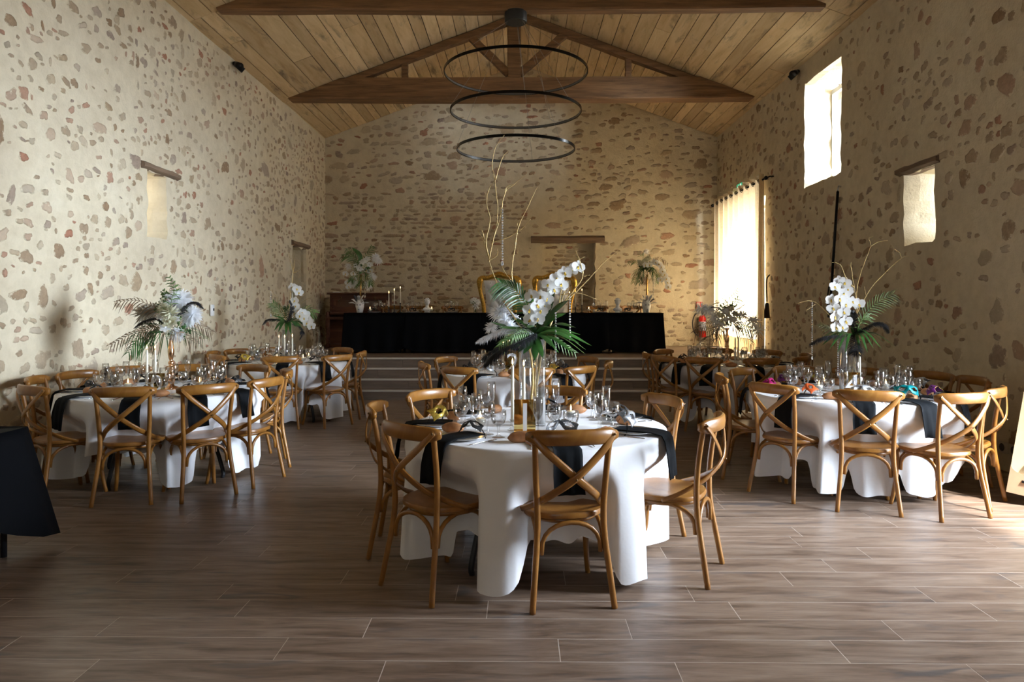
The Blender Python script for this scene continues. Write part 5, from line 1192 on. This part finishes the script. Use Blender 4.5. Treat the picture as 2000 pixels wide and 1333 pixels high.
def mask_vase(u, label, bl):
    root = thing('mask_vase', label, 'vase', htl(u, 13.2), 0, 'masked vases'); m = MB(); m.lathe([(0.001, 0), (0.055, 0), (0.062, 0.03), (0.078, 0.11), (0.082, 0.17), (0.07, 0.23), (0.06, 0.25), (0.05, 0.25), (0.001, 0.24)], 20); m.obj('pot', PORC, root)
    m = MB(); m.ell((0, -0.055, 0.12), (0.070, 0.045, 0.105), 18, 14, fn=lambda p: V((p.x * (1 - .2 * max(0, -p.z)), p.y - (0.25 * exp(-(p.x / .18) ** 2 - ((p.z + .1) / .25) ** 2) if p.y < 0 else 0), p.z))); m.obj('face', PORC, root)
    m = MB()
    for s in (-1, 1): m.ell((s * 0.028, -0.098, 0.145), (0.017, 0.006, 0.008), 8, 5)
    m.ell((0, -0.100, 0.062), (0.018, 0.005, 0.006), 8, 5); o = m.obj('painted_eyes_and_lips', simple('dark blue paint', (0.02, 0.03, 0.09), 0.3), root); o['kind'] = 'stuff'
    for k in range(7):
        a = pi * (0.04 + 0.92 * k / 6); d = V((cos(a), -0.15, sin(a))); c0 = V((0, -0.05, 0.16)); strap(root, [c0 + d * 0.06, c0 + d * 0.12 + V((0, -0.02, 0.02)), c0 + d * (0.17 if k % 2 else 0.20)], 0.030, [simple('silver collar', (0.5, 0.5, 0.5), 0.3, .6), simple('black white collar', (0.06, 0.06, 0.07), 0.3, .3), PORC][k % 3], 'jester_collar')
    return root
mask_vase(702, 'vase with a white masked face beside the piano end of the head table', 1); mask_vase(1262, 'vase with a white masked face at the extinguisher end of the head table', 0)
Wl = Wp(13.2)
def stem_bouquet(u, label): 
    r = thing('floral_bouquet', label, 'flowers'); MB().tube([(Wl(u, 600).x, Wl(u, 600).y, hz + 0.22), (Wl(u + 1, 600).x, Wl(u, 600).y, hz + 0.72)], 0.016, 8).obj('gold_stem', GOLD, r); return r
Fb = stem_bouquet(704, 'tall bouquet with palm fans and dark leaf above the piano'); hub = lambda d=0: Wl(705, 535, d)
for pts, ln, mt, n in [([(697, 512), (684, 500), (668, 500)], .16, LEAF2, 14), ([(700, 505), (688, 492), (676, 488)], .14, LEAF2, 12), ([(712, 508), (722, 492), (727, 481)], .12, LEAF2, 10), ([(702, 535), (706, 545), (704, 556)], .18, LEAF2, 12), ([(712, 532), (722, 545), (724, 556)], .12, LEAF2, 10), ([(696, 530), (690, 540), (686, 548)], .12, LEAF2, 10)]: frond(Fb, [hub()] + [Wl(a, b, fr.uniform(-.1, .1)) for a, b in pts], ln, mt, n, wd=.008, droop=.4)
strap(Fb, [hub(), Wl(704, 500, -.1), Wl(687, 483, -.1)], .06, LEAF, 'leaf')
for (u, v, d, r) in [(734, 503, 0, .11), (740, 510, .1, .09), (728, 540, .1, .10), (692, 552, .1, .11), (718, 556, .1, .12), (680, 520, .1, .08)]: puff(Fb, Wl(u, v, d), r, PLUME, 140)
for (u, v, d, r) in [(716, 507, -.12, .07), (708, 512, -.12, .06), (697, 518, -.1, .06), (703, 525, -.12, .06), (722, 517, -.1, .06), (692, 524, -.05, .05), (712, 520, -.14, .05)]: rose(Fb, Wl(u, v, d), r, PETAL if r > .055 else CREAM)
for (u, v) in [(690, 535), (692, 545), (716, 528), (724, 530), (679, 552), (681, 560), (675, 535)]: orchid(Fb, Wl(u, v, -.05), .06)
for (u, v, d, r, mt) in [(700, 515, -.05, .09, LEAF2), (712, 515, 0, .09, LEAF2), (718, 525, -.05, .07, LEAF), (696, 527, -.05, .08, CREAM)]: filler(Fb, Wl(u, v, d), r, mt, 26)
crystal(Fb, Wl(713, 548, -.1), .28, .011)
Gb = stem_bouquet(1263, 'tall bouquet with trailing orchids beside the bright curtain end of the stage'); hub = lambda d=0: Wl(1264, 530, d)
for pts, ln, mt, n in [([(1260, 512), (1255, 500), (1249, 492)], .13, LEAF2, 11), ([(1255, 515), (1242, 510), (1227, 513)], .09, LEAF2, 11), ([(1256, 520), (1246, 530), (1238, 552)], .13, LEAF2, 13), ([(1258, 525), (1252, 535), (1247, 552)], .13, LEAF, 12), ([(1270, 522), (1277, 532), (1282, 552)], .14, LEAF, 13), ([(1273, 522), (1284, 532), (1288, 548)], .13, LEAF2, 12), ([(1276, 510), (1290, 505), (1304, 515)], .10, DRYL, 11), ([(1262, 528), (1262, 540), (1258, 552)], .12, DRYL, 10)]: frond(Gb, [hub()] + [Wl(a, b, fr.uniform(-.1, .1)) for a, b in pts], ln, mt, n, wd=.007, droop=.4)
for (u, v, d) in [(1260, 518, -.15), (1268, 518, -.16), (1280, 513, -.12), (1287, 516, -.1), (1292, 522, -.1), (1294, 530, -.08), (1298, 537, -.06), (1302, 545, -.05), (1303, 552, -.05), (1305, 560, -.05), (1290, 547, -.1), (1276, 512, -.12)]: orchid(Gb, Wl(u, v, d), .066)
puff(Gb, Wl(1263, 491), .07, PLUME, 90)
for (u, v, d, r) in [(1267, 504, -.08, .05), (1256, 512, -.12, .05), (1250, 516, -.1, .045), (1262, 508, -.12, .05), (1248, 511, -.05, .04)]: rose(Gb, Wl(u, v, d), r, CREAM)
for (u, v, d, r, mt) in [(1256, 520, -.05, .09, LEAF), (1264, 512, 0, .10, LEAF2), (1268, 525, -.05, .09, LEAF2)]: filler(Gb, Wl(u, v, d), r, mt, 26)
crystal(Gb, Wl(1276, 548, -.1), .32, .010); crystal(Gb, Wl(1248, 550, 0), .2, .009)
sv = thing('bud_vase', 'small glass vase of white flowers beside the first gilded throne', 'vase', htl(928, 13.3)); m = MB(); m.capb = False; m.lathe([(0.001, 0), (0.035, 0), (0.03, 0.05), (0.045, 0.13), (0.042, 0.13), (0.027, 0.05), (0.001, 0.01)], 16); m.obj('glass_wall', GLASS, sv); MB().tube([(0, 0, .01), (0, 0, .15)], .012, 6).obj('stems', LEAF2, sv)
bq = thing('small_bouquet', 'little white posy standing in the small glass vase by the throne', 'flowers', htl(928, 13.3))
for i in range(7): a = i * 0.9; rose(bq, (0.055 * cos(a), 0.05 * sin(a) - .02, 0.20 + 0.025 * (i % 3)), .045, PETAL)
filler(bq, (0, 0, .2), .08, LEAF2, 30); puff(bq, (0.02, -0.02, 0.13), .09, PLUME, 80)
hs = [(737, 'before the piano'), (752, 'beside the shortest black candlestick'), (800, 'between the candlesticks and the white bust'), (818, 'beside the turned white bust'), (876, 'between the white bust and the small vase'), (888, 'beside the small flower vase'), (1164, 'beside the niche'), (1180, 'between the niche and the laurelled bust'), (1232, 'beside the masked vase'), (1244, 'touching the masked vase collar')]
for u, s in hs:
    for k, dx in (('wine_glass', -.035), ('champagne_flute', .045)):
        l = htl(u, 13.25); place(G[k], (l[0] + dx, l[1] + (.03 if dx > 0 else 0), l[2]), 0, glass_label(k) + ' on the head table ' + s, 'glasses on the head table')
for u, s in ((730, 'before the piano'), (806, 'near the turned white bust'), (882, 'near the small flower vase'), (1172, 'beside the niche'), (1225, 'by the laurelled bust')):
    l = htl(u, 13.22); place(PLT, l, 0, 'white silver-rimmed dinner plate on the head table ' + s, 'plates on the head table')
    o = place(MK['black'], (l[0], l[1], l[2] + .022), .3, 'black venetian eye mask on the head table ' + s, 'masks on the head table'); o.rotation_euler[0] = .3
for u, s in ((843, 'beside the turned white bust'), (722, 'before the masked vase by the piano'), (1150, 'before the niche')): tealight(htl(u, 13.12), 'lit tealight on the head table ' + s)
# ------------------------------------------------------------------ piano
pi_ = thing('upright_piano', 'dark mahogany upright piano behind the end of the head table', 'piano', (-3.42, 15.02, ZS))
m = MB(); m.box((0, 0.08, 0.58), (1.26, 0.34, 1.10)); m.obj('case', PIANO, pi_, False)
m = MB(); m.rbox((0, 0.06, 1.145), (1.36, 0.42, 0.03), .01); m.obj('lid', PIANO, pi_, False)
for s in (-1, 1):
    m = MB(); cx = s * 0.30
    for (a, b, wa, wb) in ((cx, 1.05, .56, .035), (cx, .80, .56, .035), (cx - .265, .925, .03, .22), (cx + .265, .925, .03, .22)): m.box((a, -0.10, b), (wa, .025, wb))
    m.obj('panel_frame', PIANO, pi_, False); m = MB(); m.box((cx, -0.093, .925), (.40, .012, .13)); m.obj('panel', simple('veneer panel', (0.10, 0.045, 0.025), 0.25), pi_, False)
    m = MB(); m.tube(catmull([(s * .42, -.11, 1.0), (s * .42, -.2, .98), (s * .36, -.22, 1.02), (s * .36, -.22, 1.05)], 4), .009, 6); m.lathe([(0.001, 0), (.02, 0), (.022, .02), (.001, .02)], 10, (s * .36, -.22, 1.05)); m.obj('sconce', simple('dark brass', (0.12, 0.08, 0.03), .4, .8), pi_)
    m = MB(); m.tube(catmull([(s * .60, -.36, .62), (s * .60, -.38, .5), (s * .60, -.34, .3), (s * .60, -.36, .06), (s * .60, -.36, 0)], 4), [.05, .032], 10); m.obj('leg', PIANO, pi_)
    m = MB(); m.rbox((s * .615, -.22, .68), (.06, .34, .16), .02); m.obj('key_cheek', PIANO, pi_, False)
m = MB(); m.rbox((0, -.22, .62), (1.22, .34, .05), .01); m.obj('keybed', PIANO, pi_, False); m = MB(); m.rbox((0, -.20, .72), (1.16, .26, .05), .02); m.obj('fallboard', PIANO, pi_, False)
m = MB(); m.box((0, -.02, .33), (1.10, .03, .52)); m.obj('lower_panel', PIANO, pi_, False); m = MB(); m.box((0, -.1, .04), (1.3, .5, .07)); m.obj('plinth', PIANO, pi_, False)
bk = MB(); bk.rbox((0, 0, .012), (.12, .16, .022), .004); tag(bk.obj('white_book', PORC, None, False, (-3.93, 15.0, ZS + 1.163)), 'small white book lying on the piano lid', 'book')
# ------------------------------------------------------------------ chandelier
ch = thing('ring_chandelier', 'three stacked black rings hanging from a round canopy on thin wires', 'chandelier', (-0.05, 9.13, 0))
MB().lathe([(.001, 5.17), (.14, 5.17), (.145, 5.18), (.145, 5.30), (.13, 5.31), (.001, 5.31)], 32).obj('canopy', simple('charcoal canopy', (.03, .032, .033), .45, .3), ch, sharp=40)
for (r, z) in ((.936, 4.52), (.855, 4.015), (.771, 3.52)):
    m = MB(); m.capb = False; m.lathe([(r - .013, z - .017), (r, z - .017), (r, z + .017), (r - .013, z + .017), (r - .013, z - .017)], 96); o = m.obj('ring', simple('glossy black aluminium', (.012, .012, .013), .22, .7), ch, sharp=40)
    m = MB(); m.capb = False; m.lathe([(r - .0135, z - .013), (r - .014, z), (r - .0135, z + .013)], 96); m.obj('diffuser', simple('dim diffuser strip', (.10, .10, .10), .4), o)
    for k in range(3):
        a = 0.5 + k * 2.1 + r; MB().tube([(.11 * cos(a), .11 * sin(a), 5.175), (r * cos(a), r * sin(a), z + .016)], .0022, 4).obj('wire', simple('wire steel', (.35, .33, .30), .35, .8), ch)
MB().tube(catmull([(.10, -.05, 5.175), (.30, .0, 4.6), (.42, .1, 4.05), (.50, .2, 3.94), (.72, .45, 4.03)], 5), .003, 5).obj('power_cable', simple('pale cable', (.4, .36, .3), .5), ch)
# ------------------------------------------------------------------ curtain
CUR = M_transl('beige linen curtain', (0.80, 0.66, 0.46), 0.62)
rod = thing('curtain_rod', 'black curtain rod with ball end above the stage side door', 'rod'); MB().tube([(4.19, 12.0, 3.66), (4.19, 15.25, 3.66)], .016, 10).obj('pole', IRON, rod)
for y in (11.98, 15.28): MB().ell((4.19, y, 3.66), (.035, .035, .035), 12, 8).obj('finial', IRON, rod)
for y in (12.05, 13.75, 15.2): MB().tube([(4.36, y, 3.70), (4.28, y, 3.70), (4.20, y, 3.66)], .012, 6).obj('bracket', IRON, rod)
cu = thing('curtain', 'sunlit beige eyelet curtain over the stage side door', 'curtain'); cr = random.Random(9)
def cfn(u, v):
    y = 12.14 + 2.93 * u; z = STG + 0.03 + 3.13 * v; amp = 0.045 * (0.75 + .25 * v)
    x = 4.19 + amp * sin(u * 2 * pi * 9 + .6 * sin(u * 7) * (1 - v)) + 0.015 * sin(u * 31 + v * 2) * (1 - v); return V((x, y - .03 * (1 - v) * (1 - u) + 0.04 * (1 - v) * u, z))
m = MB(); m.grid(cfn, 150, 14); m.obj('panel', CUR, cu)
m = MB(); m.grid(lambda u, v: V((4.19 - .11 * (1 - u) * (1 - .3 * v) - .012 * sin(u * 12), 12.08 + .08 * u, STG + .03 + 3.13 * v)), 10, 14); m.obj('returned_edge', CUR, cu)
m = MB(); m.grid(lambda u, v: cfn(u, v * .082) + V((-.006, 0, 0)), 150, 3); m.obj('hem_band', CUR, cu)
for k in range(9):
    y = 12.14 + 2.93 * (k + .5) / 9; MB().tube([(4.19 + .034 * cos(a * pi / 6), y, 3.66 + .034 * sin(a * pi / 6)) for a in range(13)], .006, 6, cap=False).obj('eyelet', IRON, cu)
ts = thing('tassel_tieback', 'dark tassel tie-back hanging beside the curtain', 'tassel'); MB().tube(catmull([(4.33, 12.20, 2.02), (4.27, 12.16, 1.95), (4.265, 12.16, 1.78), (4.27, 12.16, 1.55)], 5), .012, 7).obj('cord', BLKP, ts); MB().ell((4.27, 12.16, 1.50), (.035, .035, .04), 10, 7).obj('knot', BLKP, ts)
m = MB()
for k in range(26): a = 2 * pi * k / 26; m.tube([(4.27 + .028 * cos(a), 12.16 + .028 * sin(a), 1.49), (4.27 + .045 * cos(a), 12.16 + .045 * sin(a), 1.27)], .007, 4)
o = m.obj('fringe', simple('dark brown fringe', (.035, .018, .012), .8), ts); o['kind'] = 'stuff'
# ------------------------------------------------------------------ wall fittings
ex = thing('exit_sign', 'small green exit sign on the wall above the curtain', 'sign', (4.31, 13.72, 3.80)); m = MB(); m.box((0, 0, 0), (.05, .34, .15)); m.obj('box', simple('sign housing', (.6, .65, .62), .4), ex, False)
m = MB(); m.box((-.028, 0, 0), (.006, .32, .13)); m.obj('face', M_emit('green sign face', (.02, .45, .20), .8), ex, False)
m = MB(); m.box((-.033, -.09, 0), (.004, .07, .10)); m.tube([(-.033, .10, -.045), (-.033, .07, 0.0), (-.033, .055, .025)], .010, 5); m.tube([(-.033, .03, -.045), (-.033, .055, -.01), (-.033, .06, .02)], .010, 5); m.tube([(-.033, .02, .01), (-.033, .055, .022), (-.033, .09, .005)], .008, 5); m.ell((-.033, .05, .045), (.004, .012, .012), 8, 5); o = m.obj('running_man', M_emit('white pictogram', (.8, .9, .85), .8), ex); o['kind'] = 'stuff'
fe = thing('fire_extinguisher', 'red fire extinguisher with black hose hanging on the back wall by the curtain', 'extinguisher', (3.98, 15.32, 0.80))
RED = simple('red enamel', (.50, .015, .012), .25); MB().lathe([(.001, 0), (.07, 0), (.078, .01), (.078, .40), (.065, .45), (.03, .48), (.001, .48)], 20).obj('cylinder', RED, fe); MB().lathe([(.0785, .14), (.0788, .15), (.0788, .33), (.0785, .34)], 20).obj('label', simple('blue white label', (.45, .5, .68), .4, 0, .5, 25), fe)
m = MB(); m.lathe([(.001, .48), (.024, .48), (.024, .54), (.001, .54)], 12); m.box((0, -.05, .56), (.02, .14, .015)); m.box((0, -.04, .53), (.018, .10, .012)); m.obj('valve', BLKP, fe)
MB().tube(catmull([(-.02, -.02, .52), (-.16, -.03, .50), (-.22, -.03, .32), (-.19, -.04, .12), (-.10, -.06, .03), (-.085, -.06, .12)], 6), .012, 8).obj('hose', BLKP, fe); m = MB(); m.box((0, .09, .30), (.09, .10, .25)); m.obj('bracket', BLKP, fe, False)
sg = thing('fire_sign', 'small red and white fire sign above the extinguisher', 'sign', (3.95, 15.455, 1.49)); m = MB(); m.box((0, 0, 0), (.13, .012, .16)); m.obj('plate', RED, sg, False)
m = MB(); m.box((-.035, -.008, .02), (.025, .004, .09)); m.box((.0, -.008, .02), (.012, .004, .09)); m.box((.04, -.008, .02), (.02, .004, .09)); m.box((0, -.008, -.055), (.12, .004, .035)); o = m.obj('pictogram', PORC, sg, False); o['kind'] = 'stuff'
po = thing('window_pole', 'black window-opening pole leaning on the wall beside the high window', 'pole'); MB().tube([(4.30, 9.53, 3.03), (4.29, 9.72, 1.62)], .018, 8).obj('shaft', IRON, po); MB().tube([(4.29, 9.72, 1.62), (4.285, 9.75, 1.32)], .028, 8).obj('grip', BLKP, po); MB().tube(catmull([(4.30, 9.53, 3.03), (4.30, 9.50, 3.10), (4.31, 9.46, 3.08)], 4), .009, 6).obj('hook', STEEL, po); MB().tube(catmull([(4.30, 9.80, 1.75), (4.27, 9.78, 1.55), (4.28, 9.74, 1.40)], 4), .010, 6).obj('clip', IRON, po)
sw = thing('wall_switch', 'small white thermostat switch on the plain side wall', 'switch', (-4.285, 9.73, 1.42)); m = MB(); m.rbox((0, 0, 0), (.03, .085, .16), .006); m.obj('housing', PORC, sw, False); m = MB(); m.box((.017, .012, .01), (.006, .03, .035)); m.obj('display', BLKP, sw, False)
for k, (y, s) in enumerate(((6.33, 'by the table legs'), (6.18, 'by the leaning board'))):
    so = thing('wall_socket', 'round dark wall socket on a pale plate low on the wall, ' + s, 'socket', (4.325, y, .215), 0, 'wall sockets'); m = MB(); m.rbox((0, 0, 0), (.014, .135, .10), .004); m.obj('plate', simple('beige plate', (.55, .5, .42), .5), so, False); MB().ell((-.008, 0, 0), (.006, .036, .036), 16, 6).obj('well', simple('dark socket', (.05, .045, .04), .5), so)
def spot(loc, s, label):
    r = thing('spotlight', label, 'spotlight', loc, 0, 'black spotlights under the eaves'); m = MB(); m.rbox((0, 0, .02), (.06, .10, .05), .01); m.obj('base', IRON, r, False); MB().tube([(s * .03, -.04, 0), (s * .11, -.10, -.05)], [.045, .055], 12).obj('head', IRON, r); MB().tube([(s * .02, .06, 0), (s * .08, .10, -.05)], [.04, .045], 12).obj('head', IRON, r)
spot((-4.27, 10.5, 5.10), 1, 'black twin spotlight under the eave of the switch wall'); spot((4.31, 10.95, 5.10), -1, 'black twin spotlight under the eave near the high window')
# ------------------------------------------------------------------ black-clothed table at the frame edge
tb = thing('buffet_table', 'rectangular table under black cloth at the near side wall', 'table', (-3.52, 3.8, 0)); m = MB(); m.box((0, 0, .715), (1.06, .74, .04)); m.obj('tabletop', simple('grey board', (.3, .3, .3), .6), tb, False)
for sx in (-1, 1):
    for sy in (-1, 1): MB().tube([(sx * .48, sy * .3, 0), (sx * .48, sy * .3, .70)], .018, 8).obj('leg', BLKP, tb)
c = drape(-4.10, -2.97, 3.40, 4.20, .752, .24, 81, (1.0, 1.0), .13, None, .012, -.16).obj('black_tablecloth', BLACK); tag(c, 'black cloth with a pointed hanging corner on the table at the side wall', 'tablecloth')
# ------------------------------------------------------------------ leaning board by the open door
lb = thing('leaning_board', 'pale wooden board with tan foot panel and dark slots leaning by the doorway', 'board')
ex_, ez_ = V((.85, -.53, 0)).normalized(), V((.06, .10, 1)).normalized(); ey_ = ez_.cross(ex_).normalized(); ez_ = ex_.cross(ey_)
M_ = Matrix((ex_, ey_, ez_)).transposed().to_4x4() @ Matrix.Rotation(R_(8.5), 4, 'Y'); M_.translation = (4.08, 5.02, .012); lb.matrix_world = M_
PALE = simple('pale wood board', (.66, .56, .36), .45, 0, .12, 6); TAN = simple('tan foot panel', (.46, .30, .19), .45, 0, .12, 6)
def slab(pr, y0, y1):
    n = len(pr); m = MB(); m.add([(x, y0, z) for x, z in pr] + [(x, y1, z) for x, z in pr], [tuple(range(n)), tuple(range(2 * n - 1, n - 1, -1))] + [(k, n + k, n + (k + 1) % n, (k + 1) % n) for k in range(n)]); return m
slab([(-.52, .10), (0, .10), (0, 1.05), (-.04, 1.12), (-.48, 1.12), (-.52, 1.05)], -.010, .012).obj('upper_panel', PALE, lb, False)
slab([(-.522, 0), (0, 0), (0, .15)] + [(-.05 - .040 * k, .155 + .01 * sin(k * .6)) for k in range(11)] + [(-.49, .165), (-.508, .18), (-.522, .205)], -.018, -.0105).obj('foot_panel', TAN, lb, False)
for x, z in ((-.40, .10), (-.40, .215), (-.2, .10), (-.2, .215)): MB().tube([(x - .04, -.018, z), (x + .04, -.018, z)], .010, 8).obj('slot', BLKP, lb)
